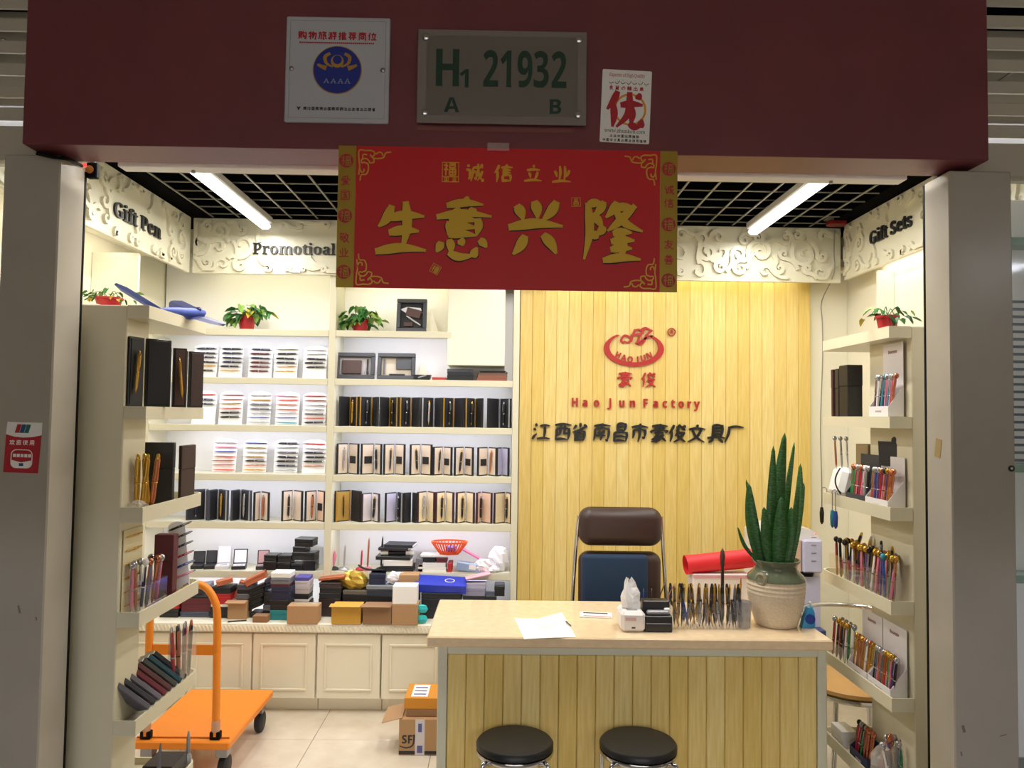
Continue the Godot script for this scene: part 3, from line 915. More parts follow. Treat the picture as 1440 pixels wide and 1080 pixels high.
	for k in 7:
		var x := -0.05 + k * 0.0165
		ribbon(s, curve([Vector2(x, 0.069), Vector2(x + 0.004, 0.064), Vector2(x + 0.009, 0.066), Vector2(x + 0.013, 0.073 if k % 2 else 0.068)], 4), 0.0014, 0.0022, 0.0008, 0.0013)
		cb(s, Vector3(x + 0.006, 0.0745 if k % 3 else 0.061, 0.001), Vector3(0.0016, 0.0016, 0.0006), 0)
	part(p, "arabic_line", s, mat("sticker_grey", "6a5a58", 0.6))
	s = S()
	n = 0
	for ch in "良質の輸出業":
		glyph(s, ch, Vector2(-0.05 + n * 0.0172, 0.0455), 0.0125, 0.0008, 0.0013, 0.13, 0.1)
		n += 1
	part(p, "japanese_line", s, M.sign_red)
	s = S()
	var ring := []
	for k in 33:
		ring.append(Vector2(cos(TAU * k / 32), sin(TAU * k / 32) * 1.0) * 0.043 + Vector2(0.012, -0.008))
	ribbon(s, ring, 0.006, 0.006, 0.0008, 0.0012)
	part(p, "orange_ring", s, mat("sticker_orange", "dd9a2c", 0.5))
	s = S()
	glyph(s, "优", Vector2(-0.058, -0.064), 0.112, 0.0013, 0.0018, 0.19, 0.8)
	part(p, "big_character", s, M.sign_red)
	words(p, "lettering", "www.zhunkon.com", "Droid Serif", false, 0.0095, Vector3(0, -0.0705, 0.0012), M.black_letter, 0.0006).scale.x = 0.92
	s = S()
	n = 0
	for ch in "立业中国优商推荐":
		glyph(s, ch, Vector2(-0.042 + n * 0.0105, -0.0895), 0.009, 0.0008, 0.0013, 0.12, 0.1)
		n += 1
	n = 0
	for ch in "中国中文具业商业信用推荐":
		glyph(s, ch, Vector2(-0.062 + n * 0.0104, -0.1015), 0.009, 0.0008, 0.0013, 0.12, 0.1)
		n += 1
	part(p, "footer_characters", s, M.black_letter)
	# payment sticker on the left pillar
	c = Vector3(-1.3386, 1.5149, -2.1685)
	p = thing("payment_sticker", "red and white card payment sticker on the left pillar", "sticker", c)
	p.rotation.z = -0.02
	s = S()
	slab(s, PackedVector2Array([Vector2(-0.05, -0.071), Vector2(0.046, -0.071), Vector2(0.05, 0.035), Vector2(0.025, 0.029), Vector2(0, 0.027), Vector2(-0.025, 0.029), Vector2(-0.048, 0.035)]), 0, 0.0008)
	part(p, "red_body", s, M.sign_red)
	s = S()
	slab(s, PackedVector2Array([Vector2(-0.0485, 0.0352), Vector2(-0.025, 0.0292), Vector2(0, 0.0272), Vector2(0.025, 0.0292), Vector2(0.0505, 0.0352), Vector2(0.051, 0.07), Vector2(-0.046, 0.07)]), 0, 0.0008)
	part(p, "white_top", s, M.paper)
	for k in 3:
		s = S()
		var x := -0.024 + 0.013 * k
		slab(s, PackedVector2Array([Vector2(x, 0.04), Vector2(x + 0.012, 0.04), Vector2(x + 0.018, 0.064), Vector2(x + 0.006, 0.064)]), 0.0008, 0.0013)
		part(p, "card_logo", s, [M.sign_red, mat("logo_blue", "1f4a7a", 0.5), mat("logo_green", "1d6b5a", 0.5)][k])
	s = S()
	n = 0
	for ch in "欢迎使用":
		glyph(s, ch, Vector2(-0.037 + n * 0.0185, 0.006), 0.0145, 0.0008, 0.0013, 0.12, 0.1)
		n += 1
	var rr := []
	for q in rrect(0.058, 0.05, 0.014, 5):
		rr.append(q + Vector2(-0.001, -0.032))
	rr.append(rr[0])
	ribbon(s, rr, 0.0022, 0.0022, 0.0008, 0.0013)
	slab(s, PackedVector2Array([Vector2(-0.028, -0.036), Vector2(-0.001, -0.042), Vector2(0.026, -0.036), Vector2(0.026, -0.05), Vector2(0.02, -0.056), Vector2(-0.022, -0.056), Vector2(-0.028, -0.05)]), 0.0008, 0.0014)
	for k in 5:
		cb(s, Vector3(-0.021 + k * 0.0105, -0.023, 0.001), Vector3(0.008, 0.009, 0.0006), 0)
	part(p, "white_marks", s, M.paper)
	part(p, "chip_mark", bx(Vector3(-0.001, -0.048, 0.0017), Vector3(0.012, 0.008, 0.0005), 0), M.logo_blue)
	# door sensor with a red light under the header
	p = thing("door_sensor", "small black sensor with a red light and orange button by the left pillar", "sensor", Vector3(-1.253, 2.3503, -2.32))
	part(p, "body", bx(Vector3(0, -0.003, 0), Vector3(0.032, 0.048, 0.02), 0.003), M.black)
	part(p, "bracket", bx(Vector3(-0.012, 0.03, 0), Vector3(0.03, 0.014, 0.016), 0.002), M.steel)
	part(p, "button", lat([Vector2(0.012, 0), Vector2(0.012, 0.003), Vector2(0.008, 0.005), Vector2(0, 0.0055)], 14, Vector3(-0.005, -0.002, 0.01), Basis(Vector3.RIGHT, PI / 2)), mat("button_orange", "c98334", 0.35))
	part(p, "red_light", lat([Vector2(0.0, 0), Vector2(0.006, 0.002), Vector2(0.007, 0.006), Vector2(0.004, 0.011), Vector2(0, 0.012)], 12, Vector3(-0.023, 0.006, 0.008)), glow("red_led", "ff2a2a", 3.0))
	s = S()
	tube(s, curve([Vector3(-1.3158, 2.3381, -2.16) + Vector3(0, 0, 0.02), Vector3(-1.2768, 2.333, -2.155), Vector3(-1.2367, 2.3276, -2.155), Vector3(-1.2711, 2.3532, -2.29)], 5), 0.005, 8)
	one("sensor_cable", "black cable running from the header to the small sensor", "cable", Vector3.ZERO, s, M.black)

# ---------------------------------------------------------------- red banner
func banner() -> void:
	var u := 2.1 / 1080.0
	var o: Vector3 = Vector3(-0.4615, 1.9663, -2.098)
	var b := thing("red_banner", "red paper banner with four large gold Chinese characters hung from the header", "banner", o)
	var L := func(px: float, py: float) -> Vector2: return Vector2((px - 472.0) * u, (404.0 - py) * u)
	mat("banner_red", "c80014", 0.45)
	mat("banner_gold", "a88a32", 0.33, 0.55)
	mat("gold_print", "d6ac38", 0.3, 0.35)
	mat("outline_dark", "2a160c", 0.5)
	part(b, "sheet", span(0.048, 0.89, 0, 0.394, -0.0015, 0.0, 0), M.banner_red)
	part(b, "gold_strip", span(0, 0.0478, 0, 0.394, -0.0015, 0.0002, 0), M.banner_gold)
	part(b, "gold_strip", span(0.8902, 0.938, 0, 0.394, -0.0015, 0.0002, 0), M.banner_gold)
	part(b, "tape", bx(Vector3(0.44, 0.398, 0.001), Vector3(0.06, 0.022, 0.0006), 0), clear("clear_tape", "ffffff", 0.1, 0.1))
	var big := [["生", 522, 361, 0.165, 0.17], ["意", 604, 363, 0.18, 0.135], ["兴", 707, 361, 0.178, 0.17], ["隆", 813, 364, 0.186, 0.135]]
	for q in big:
		var at: Vector2 = L.call(q[1], q[2])
		var s := S()
		glyph(s, q[0], at - Vector2(0.0008, 0.001), q[3], 0.0002, 0.0006, q[4] + 0.03, 0.95, 0.06)
		var k := part(b, "outline", s, M.outline_dark)
		s = S()
		glyph(s, q[0], at, q[3], 0.0022, 0.0026, q[4], 0.95, 0.06)
		part(b, "character", s, M.gold_print)
	var n := 0
	for ch in "诚信立业":
		var s := S()
		glyph(s, ch, L.call([651, 692, 734, 775][n], 252), 0.056, 0.0002, 0.0008, 0.14, 0.8, 0.05)
		part(b, "small_character", s, mat("bright_gold", "e0a52c", 0.35, 0.3))
		n += 1
	# seals
	var s2 := S()
	var sq: Vector2 = L.call(631, 237)
	for q in [[-0.0225, 0, 0.002, 0.056], [0.0225, 0, 0.002, 0.056], [0, 0.027, 0.046, 0.002], [0, -0.013, 0.046, 0.0025], [0, -0.027, 0.046, 0.002]]:
		cb(s2, Vector3(sq.x + q[0], sq.y + q[1], 0.0005), Vector3(q[2], q[3], 0.0006), 0)
	glyph(s2, "福", sq + Vector2(-0.02, -0.01), 0.036, 0.0002, 0.0009, 0.12, 0.1)
	glyph(s2, "国", sq + Vector2(-0.018, -0.027), 0.014, 0.0002, 0.0009, 0.12, 0.1)
	glyph(s2, "业", sq + Vector2(0.004, -0.027), 0.014, 0.0002, 0.0009, 0.12, 0.1)
	part(b, "seal", s2, M.bright_gold)
	for q in [[612, 376, -0.5], [810, 277, 0.05]]:
		s2 = S()
		for e in [[-0.012, 0, 0.0012, 0.025], [0.012, 0, 0.0012, 0.025], [0, 0.012, 0.025, 0.0012], [0, -0.012, 0.025, 0.0012]]:
			cb(s2, Vector3(e[0], e[1], 0.0005), Vector3(e[2], e[3], 0.0006), 0)
		glyph(s2, "福" if q[2] < 0 else "昌", Vector2(-0.0095, -0.01), 0.019, 0.0002, 0.0009, 0.1, 0.1)
		var at: Vector2 = L.call(q[0], q[1])
		var k := part(b, "seal", s2, M.gold_print, Vector3(at.x, at.y, 0))
		k.rotation.z = q[2]
	# corner scrolls
	for ix in 2:
		for iy in 2:
			s2 = S()
			var f := Vector2(1 if ix == 0 else -1, -1 if iy == 0 else 1)
			var c: Vector2 = L.call(500 if ix == 0 else 925, 207 if iy == 0 else 400)
			for ln in [[[0.002, 0.07], [0.004, 0.045], [0.002, 0.03], [0.002, 0.002], [0.02, 0.002], [0.036, 0.002], [0.045, 0.008], [0.04, 0.018], [0.032, 0.013]], [[0.09, 0.005], [0.075, 0.008], [0.07, 0.02], [0.055, 0.024], [0.04, 0.022], [0.032, 0.014]], [[0.042, 0.024], [0.043, 0.034], [0.032, 0.036], [0.029, 0.03], [0.02, 0.024], [0.009, 0.028], [0.01, 0.036], [0.018, 0.034]], [[0.006, 0.086], [0.009, 0.07], [0.022, 0.068], [0.028, 0.056], [0.027, 0.04], [0.018, 0.036]], [[0.012, 0.024], [0.013, 0.013], [0.024, 0.014]], [[0.048, 0.012], [0.056, 0.006], [0.064, 0.008], [0.068, 0.016]], [[0.004, 0.05], [0.009, 0.062], [0.016, 0.06], [0.016, 0.053]]]:
				var pts := []
				for q in ln:
					pts.append(c + Vector2(q[0], q[1]) * f)
				ribbon(s2, curve(pts, 4), 0.0035, 0.0035, 0.0002, 0.0008)
			part(b, "corner_scroll", s2, M.gold_print)
	# red prints on the gold strips
	for sd in 2:
		for k in 3:
			s2 = S()
			var q: Vector2 = L.call([483, 942][sd], [[223, 302, 382], [227, 307, 387]][sd][k])
			slab(s2, disc(0.0195, 22), 0.0002, 0.0008, Transform3D(Basis(), Vector3(q.x, q.y, 0)))
			var d := part(b, "round_print", s2, M.sign_red)
			s2 = S()
			glyph(s2, "福", q - Vector2(0.014, 0.014), 0.028, 0.0008, 0.0013, 0.07, 0.1)
			part(d, "lucky_character", s2, M.banner_gold)
		n = 0
		for ch in ["爱国敬业", "诚信友善"][sd]:
			s2 = S()
			glyph(s2, ch, L.call([475, 935][sd], [[259, 280, 341, 362], [265, 284, 343, 365]][sd][n]), 0.029, 0.0002, 0.0008, 0.1, 0.3)
			part(b, "side_character", s2, M.sign_red)
			n += 1

# ---------------------------------------------------------------- lettering on the yellow wall
func wall_sign() -> void:
	var u := 4.545 / 1080.0
	var c: Vector3 = Vector3(0.7753, 2.027, -4.546)
	var p := thing("logo_emblem", "red crescent logo with script initials on the yellow wall", "logo", c)
	var s := S()
	var ring := PackedVector2Array()
	for k in 41:
		var a := lerpf(deg_to_rad(125), deg_to_rad(415), k / 40.0)
		ring.append(Vector2(cos(a) * 42.5, sin(a) * 24.5) * u)
	for k in 41:
		var a := lerpf(deg_to_rad(415), deg_to_rad(125), k / 40.0)
		ring.append(Vector2(cos(a) * 34.5 * (1.0 + 0.0), sin(a) * 21.0 + 2.2) * u)
	slab(s, ring, 0.0, 0.012)
	part(p, "crescent", s, M.red_letter)
	s = S()
	var zz := 0.0
	for ln in [[[-14, 8], [-18, 12], [-13, 19], [-4, 15], [-8, 9], [-14, 11]], [[-4, 15], [2, 26], [8, 28]], [[2, 28], [-2, 18], [-4, 11], [-9, 9]], [[16, 30], [9, 20], [5, 10], [2, 8]], [[-4, 19], [6, 21], [14, 23]], [[26, 27], [18, 20], [14, 10], [7, 7], [10, 12], [20, 17], [27, 19]], [[8, 26], [16, 30], [25, 26]]]:
		var pts := []
		for q in ln:
			pts.append(Vector2(q[0], q[1]) * u)
		ribbon(s, curve(pts, 5), 0.015, 0.010, 0.0, 0.010 + zz, 0.2)
		zz += 0.0004
	part(p, "script_initials", s, M.red_letter)
	var k := 0
	for ch in "HAOJUN":
		var x: float = [-22, -14, -5, 6, 13.5, 22][k]
		var o := words(p, "letter", ch, "Droid Sans", true, 0.036, Vector3(x * u, (-15.2 + x * x * 0.013) * u, 0.004), M.red_letter, 0.006)
		o.rotation.z = x * 0.016
		k += 1
	var rg := []
	for j in 21:
		rg.append(Vector2(53.5, 25) * u + Vector2.from_angle(TAU * j / 20) * 5.2 * u)
	s = S()
	ribbon(s, rg, 0.005, 0.005, 0, 0.01)
	part(p, "registered_ring", s, M.red_letter)
	words(p, "registered_letter", "R", "Droid Sans", true, 0.02, Vector3(53.5 * u, 25 * u, 0.005), M.red_letter, 0.008)
	c = Vector3(0.7852, 1.7986, -4.546)
	p = thing("red_characters", "two red Chinese characters below the crescent logo", "lettering", c)
	k = 0
	for ch in "豪俊":
		s = S()
		glyph(s, ch, Vector2([-26, 8][k] * u, 0), 0.094, 0, 0.01, 0.125, 0.75, 0.06)
		part(p, "character", s, M.red_letter)
		k += 1
	c = Vector3(0.7901, 1.7058, -4.546)
	p = thing("red_english_letters", "red English letters reading Hao Jun Factory on the yellow wall", "lettering", c)
	var t := "Hao Jun Factory"
	var xs := [-86, -71.5, -55.5, 0, -36, -20, -5, 0, 13.5, 28, 41, 52.5, 64, 75, 86]
	for j in t.length():
		if t[j] != " ":
			var o := words(p, "letter", t[j], "Droid Sans", true, 0.05, Vector3(xs[j] * u, 0, 0.005), M.red_letter, 0.01, 0.92)
	c = Vector3(0.8084, 1.4746, -4.546)
	p = thing("black_characters", "row of eleven black Chinese characters under the red English letters", "lettering", c)
	k = 0
	for ch in "江西省南昌市豪俊文具厂":
		s = S()
		glyph(s, ch, Vector2(([761, 790, 814, 845, 872, 898, 926, 952.5, 979, 1007.5, 1032.5][k] - 898 - 13) * u, 0.0), 0.112, 0, 0.012, 0.14, 0.8, 0.12)
		part(p, "character", s, M.black_letter)
		k += 1

# ---------------------------------------------------------------- pens, boxes and other goods
func pen_mesh(kind: int, a: String, b: String) -> ArrayMesh:
	var key := "%d%s%s" % [kind, a, b]
	if cache.has(key):
		return cache[key]
	var V2 := func(r: float, y: float) -> Vector2: return Vector2(r, y)
	var r: float = [0.0046, 0.0044, 0.0062, 0.0034][kind]
	var s := S()
	lathe(s, [V2.call(r * 0.62, 0.0135), V2.call(r, 0.026), V2.call(r, 0.066)], Vector3.ZERO, 9)
	lathe(s, [V2.call(r, 0.0695), V2.call(r * 1.06, 0.072), V2.call(r, 0.122), V2.call(r * 0.8, 0.126)], Vector3.ZERO, 9)
	s.generate_normals()
	var m := s.commit()
	m.surface_set_material(0, tone(a))
	s = S()
	lathe(s, [V2.call(0.0, 0.0), V2.call(0.0009, 0.001), V2.call(r * 0.62, 0.0135)], Vector3.ZERO, 9)
	lathe(s, [V2.call(r, 0.066), V2.call(r * 1.12, 0.067), V2.call(r * 1.12, 0.0685), V2.call(r, 0.0695)], Vector3.ZERO, 9)
	if kind == 1:
		lathe(s, [V2.call(r * 0.5, 0.126), V2.call(0.0075, 0.131), V2.call(0.0098, 0.138), V2.call(0.007, 0.1455), V2.call(0.0, 0.149)], Vector3.ZERO, 7)
	else:
		lathe(s, [V2.call(r * 0.8, 0.126), V2.call(r * 0.7, 0.134), V2.call(r * 0.45, 0.138), V2.call(0.0, 0.1385)], Vector3.ZERO, 9)
	cb(s, Vector3(0, 0.105, r + 0.0022), Vector3(0.0028, 0.042, 0.0012), 0.0004)
	cb(s, Vector3(0, 0.1245, r * 0.6 + 0.001), Vector3(0.0028, 0.003, r * 1.3), 0.0004)
	s.generate_normals()
	s.commit(m)
	m.surface_set_material(1, tone(b, 0.22))
	cache[key] = m
	return m

func pen(kind: int, a: String, b: String, tip: Vector3, dir: Vector3, label: String, group: String, size := 1.0, face := Vector3(0, 0, 1)) -> void:
	var o := MeshInstance3D.new()
	o.mesh = pen_mesh(kind, a, b)
	tagged(o, "pen", label, "pen", tip, group)
	var y := dir.normalized()
	var z := (face - y * face.dot(y)).normalized()
	o.basis = Basis(y.cross(z), y, z).scaled_local(Vector3.ONE * size)

func lidbox(called: String, label: String, x0: float, x1: float, y: float, h: float, zf: float, d: float, m: Material, turn := Vector3.ZERO, group := "", lid: Material = null) -> Node3D:
	# a small two-piece box: base and lid with a seam
	var n := thing(called, label, "box", Vector3((x0 + x1) / 2, y, -(zf + d / 2)), group)
	n.rotation = turn
	var w := x1 - x0
	part(n, "base", bx(Vector3(0, h * 0.2945, 0), Vector3(w - 0.002, h * 0.589, d - 0.002), 0.0015), m)
	part(n, "lid", bx(Vector3(0, h * 0.795, 0), Vector3(w, h * 0.41, d), 0.002), lid if lid else m)
	return n

func leaf(n: Node3D, called: String, p: Vector2, q: Vector2, inward: Vector2, ht: float, th: float, outer: Material, lining: Material, frame := "", pad := false) -> Transform3D:
	var d := (q - p)
	var w := d.length()
	var zn := Vector2(-d.y, d.x).normalized()
	if zn.dot(inward) < 0:
		zn = -zn
	var B := Basis(Vector3(zn.y, 0, -zn.x), Vector3.UP, Vector3(zn.x, 0, zn.y))
	var mid := (p + q) / 2
	var c := Vector3(mid.x, ht / 2, mid.y) - n.position * Vector3(1, 0, 1)
	var o := part(n, called, bx(c - B.z * th / 2, Vector3(w, ht, th), 0.0015, B), outer)
	part(o, "lining", bx(c + B.z * 0.0012, Vector3(w - 0.012, ht - 0.012, 0.002), 0.0006, B), lining)
	if frame:
		for sx in [-1.0, 1.0]:
			part(o, "frame_strip", bx(c + B.z * 0.004 + B.x * sx * (w / 2 - 0.005), Vector3(0.008, ht - 0.004, 0.005), 0.001, B), tone(frame))
	if pad:
		part(o, "pad", bx(c + B.z * 0.0035 - B.y * 0.005, Vector3(w * 0.62, ht * 0.24, 0.002), 0.0005, B), tone("k", 0.6))
	return Transform3D(B, c + n.position + B.z * 0.006)

func gift_box(label: String, group: String, x: Array, y: float, ht: float, zf: float, zh: float, outer: String, la: String, lb: String, fa := "", fb := "", pa := false, pb := false, pens := [], where := "") -> void:
	# an opened pen box standing like a book: left leaf x[0]..x[1], right leaf x[1]..x[2], the hinge at the back
	gift_plan(label, group, Vector2(x[0] + 0.003, -zf), Vector2(x[1], -zh), Vector2(x[2] - 0.003, -zf), y, ht, outer, la, lb, fa, fb, pa, pb, pens, where)

func gift_plan(label: String, group: String, a: Vector2, h: Vector2, c: Vector2, y: float, ht: float, outer: String, la: String, lb: String, fa := "", fb := "", pa := false, pb := false, pens := [], where := "") -> void:
	var n := thing("gift_box", label, "gift box", Vector3(h.x, y, h.y), group)
	var mid := (a + c) / 2 - h
	var ma := mat("lining_" + la, la, 0.6)
	var mb := mat("lining_" + lb, lb, 0.6)
	var mo := mat("box_" + outer, outer, 0.45)
	var A := leaf(n, "left_leaf", a, h + (a - h).normalized() * 0.0035, mid, ht, 0.012, mo, ma, fa, pa)
	var C := leaf(n, "right_leaf", h + (c - h).normalized() * 0.0035, c, mid, ht, 0.012, mo, mb, fb, pb)
	for q in pens:
		var T: Transform3D = A if q[0] == 0 else C
		var tilt: float = q[5] if q.size() > 5 else 0.0
		var dir := (T.basis.y + T.basis.x * tilt).normalized()
		var tip := T.origin + T.basis.x * float(q[1]) - dir * 0.072 + T.basis.z * 0.004
		pen(q[2], q[3], q[4], tip, dir, "%s pen with %s trim inside the %s" % [WORD[q[3]], WORD[q[4]], where], "pens inside opened gift boxes", minf(1.0, (ht - 0.02) / 0.145), T.basis.z)

const BEIGE := "d3c2b0"
const CREAMY := "dcc9a4"
const DARK := "16161a"
const LILAC := "b9b4cc"

func shelf_goods() -> void:
	pen_cards()
	# third board, right bay: black boxes with gold or silver frames
	var y: float = BOARD[2] + 0.0005
	var g := "black framed pen boxes on the third board"
	var xs := [[-0.9416, -0.8984, -0.8367], [-0.8325, -0.7687, -0.7234], [-0.707, -0.6658, -0.604], [-0.5999, -0.538, -0.4844], [-0.4721, -0.4019, -0.3545], [-0.3483, -0.2864, -0.2245], [-0.2183, -0.1584, -0.1171], [-0.084, -0.0179, 0.0483]]
	var left := [0, 1, 0, 1, 1, 1, 1, 0]  # 1: the framed tray is the left leaf
	var fr := ["g", "g", "g", "g", "s", "g", "g", "s"]
	var pc := ["g", "k", "k", "k", "s", "k", "k", "k"]
	for k in 8:
		var w := "%s black box on the third board" % ORD[k]
		gift_box("black pen box with %s strips, %s from left on the third right-bay board" % ["silver" if fr[k] == "s" else "gold", ORD[k]], g, xs[k], y, 0.172, 4.465, 4.545, DARK, DARK, DARK, fr[k] if left[k] else "", "" if left[k] else fr[k], false, false, [[0 if left[k] else 1, 0.0, 2, pc[k], "s" if k % 2 else "g", 0.04]], w)
	# fourth board, right bay: beige-lined boxes
	y = BOARD[3] + 0.0005
	xs = [[-0.9524, -0.899, -0.8293], [-0.8128, -0.7471, -0.6978], [-0.6814, -0.6279, -0.5622], [-0.5293, -0.4758, -0.4058], [-0.3955, -0.3441, -0.2906], [-0.272, -0.2205, -0.167], [-0.1381, -0.0804, -0.0309]]
	for k in 7:
		var pl := k in [1, 6]
		var w := "%s beige-lined box on the fourth board" % ORD[k]
		gift_box("opened beige-lined pen box, %s from left on the fourth right-bay board" % ORD[k], "beige-lined pen boxes on the fourth board", xs[k], y, 0.178 if k < 4 else 0.165, 4.465, 4.53, DARK, BEIGE, BEIGE, "", "", pl, not pl, [[1 if pl else 0, 0.0, 2 if k % 2 else 0, ["s", "k", "k", "k", "k", "k", "c"][k], "s" if k < 2 else "g", [0.05, -0.05, 0.05, -0.08, 0.08, 0.14, 0.12][k]]], w)
	gift_box("grey-lined closed-back pen box at the right end of the fourth board", "beige-lined pen boxes on the fourth board", [-0.0268, 0.0021, 0.0392], y, 0.165, 4.465, 4.53, DARK, LILAC, LILAC)
	# fifth board, right bay
	y = BOARD[4] + 0.0005
	g = "opened pen boxes on the fifth board, right bay"
	var R5 := "fifth right-bay board"
	gift_box("black box with a gold carved tray at the left end of the " + R5, g, [-0.9586, -0.8808, -0.8091], y, 0.178, 4.465, 4.535, DARK, "a8843c", DARK, "g", "", false, false, [[0, 0.0, 3, "k", "g", 0.0]], "gold carved tray box")
	gift_box("white-lined pen box right of the gold carved box on the " + R5, g, [-0.803, -0.7538, -0.7047], y, 0.165, 4.465, 4.53, "3a3034", "cfc6c8", "cfc6c8", "", "", false, false, [[1, 0.0, 2, "k", "g", 0.14]], "white-lined box on the fifth board")
	gift_box("wide black box with a lilac panel on the " + R5, g, [-0.6678, -0.6104, -0.5653], y, 0.17, 4.465, 4.53, DARK, LILAC, "2a2a2e", "", "s", false, false, [[1, 0.0, 2, "k", "s", 0.04]], "wide lilac and black box")
	gift_box("plain black box right of the lilac panel box on the " + R5, g, [-0.5612, -0.5201, -0.4894], y, 0.172, 4.465, 4.5, DARK, DARK, DARK)
	xs = [[-0.4812, -0.434, -0.3868], [-0.3765, -0.3272, -0.2759], [-0.2574, -0.2081, -0.1567], [-0.1382, -0.1177, -0.0539], [-0.0395, 0.0263, 0.0572]]
	for k in 5:
		gift_box("cream-lined pen box, %s of five on the %s" % [ORD[k], R5], g, xs[k], y, 0.178, 4.465, 4.53, "3c1e22", CREAMY if k != 3 else "d8b69c", CREAMY if k != 3 else "d8b69c", "", "", false, false, [[1 if k == 4 else 0, 0.0, 2, ["s", "k", "k", "k", "k"][k], ["s", "g", "g", "s", "g"][k], 0.03]], "%s cream-lined box" % ORD[k])
	# fifth board, left bay
	g = "opened pen boxes on the fifth board, left bay"
	xs = [[-1.812, -1.7224, -1.6938], [-1.6816, -1.6531, -1.5735], [-1.5511, -1.5225, -1.4409], [-1.4205, -1.4042, -1.3388], [-1.2612, -1.2163, -1.1468], [-1.1284, -1.0772, -1.0179]]
	var what := ["black pen box half hidden by the left stand", "black-lined pen box with gold clips", "black-lined pen box with silver clips", "narrow beige-lined box with a copper pen", "beige-lined box with a black pen", "pink-lined box with a copper pen"]
	for k in 6:
		var bl: bool = k < 3
		gift_box("%s on the fifth board, left bay" % what[k], g, xs[k], y, 0.175 if k != 3 else 0.165, 4.465, 4.53, "3a3c4a" if bl else DARK, DARK if bl else BEIGE, DARK if bl else (BEIGE if k < 5 else "dcb9a0"), "", "s" if bl else "", false, k == 5, [[1 if k in [1, 2, 3] else 0, 0.0, 2, ["n", "g", "s", "c", "k", "c"][k], ["s", "g", "s", "s", "s", "k"][k], 0.03]], what[k].replace("pen box", "box").replace(" half hidden", ""))
	framed_sets()
	second_board()
	junk_board()

func pen_cards() -> void:
	mat("card_white", "f1f1f3", 0.3)
	var rows := [
		[1, [[-1.7502, "nnnngk"], [-1.6013, "nnnnng"], [-1.4274, "nmnmmm"], [-1.2782, "gkkngg"], [-1.1082, "sskkk"]]],
		[2, [[-1.7504, "rnn"], [-1.5936, "rogokk"], [-1.4284, "sgyysbs"], [-1.2631, "iooosbtk"], [-1.1059, "rrssyon"]]],
		[3, [[-1.623, "sibooooc"], [-1.4459, "bgsgkcg"], [-1.2645, "ksykkns"], [-1.0995, "rsnkkc"]]],
	]
	for row in rows:
		var y: float = BOARD[row[0]] + 0.0005
		var ci := 0
		for q in row[1]:
			var wh := "%s card of the %s pen row" % [ORD[ci], ["upper", "middle", "lower"][row[0] - 1]]
			var c := thing("pen_card", "white arched pen card, %s from left on the %s left-bay board" % [ORD[ci], ORD[row[0]]], "display card", Vector3(q[0], y, -4.52), "arched pen display cards")
			var s := S()
			var poly := PackedVector2Array([Vector2(-0.068, 0), Vector2(0.068, 0)])
			for k in 13:
				var a := PI * k / 12.0
				poly.append(Vector2(cos(a) * 0.068, 0.17 + sin(a) * 0.028))
			slab(s, poly, -0.004, 0.0)
			var tl := Basis(Vector3.RIGHT, -0.14)
			var o := part(c, "arched_panel", s, M.card_white)
			o.basis = tl
			o.position.y = 0.001
			part(c, "stay", bx(Vector3(0, 0.05, -0.045), Vector3(0.05, 0.1, 0.003), 0.0005, Basis(Vector3.RIGHT, 0.35)), M.card_white)
			var n: int = q[1].length()
			for k in n:
				var kk: String = q[1][k]
				var py := 0.172 - 0.0262 * k
				if py < 0.004:
					continue
				var thick := kk in ["k", "n", "m", "y"]
				var p := c.position + tl * Vector3(-0.064 + rng.randf_range(-0.008, 0.006), py, 0.0062) + Vector3(0, 0.001, 0)
				pen(2 if thick else 3, kk, "s" if thick else kk, p, Vector3(1, rng.randf_range(-0.03, 0.03), 0), "%s pen lying %s from the top on the %s" % [WORD[kk], ORD[k], wh], "pens on the arched display cards", 0.95, tl.z)
			ci += 1

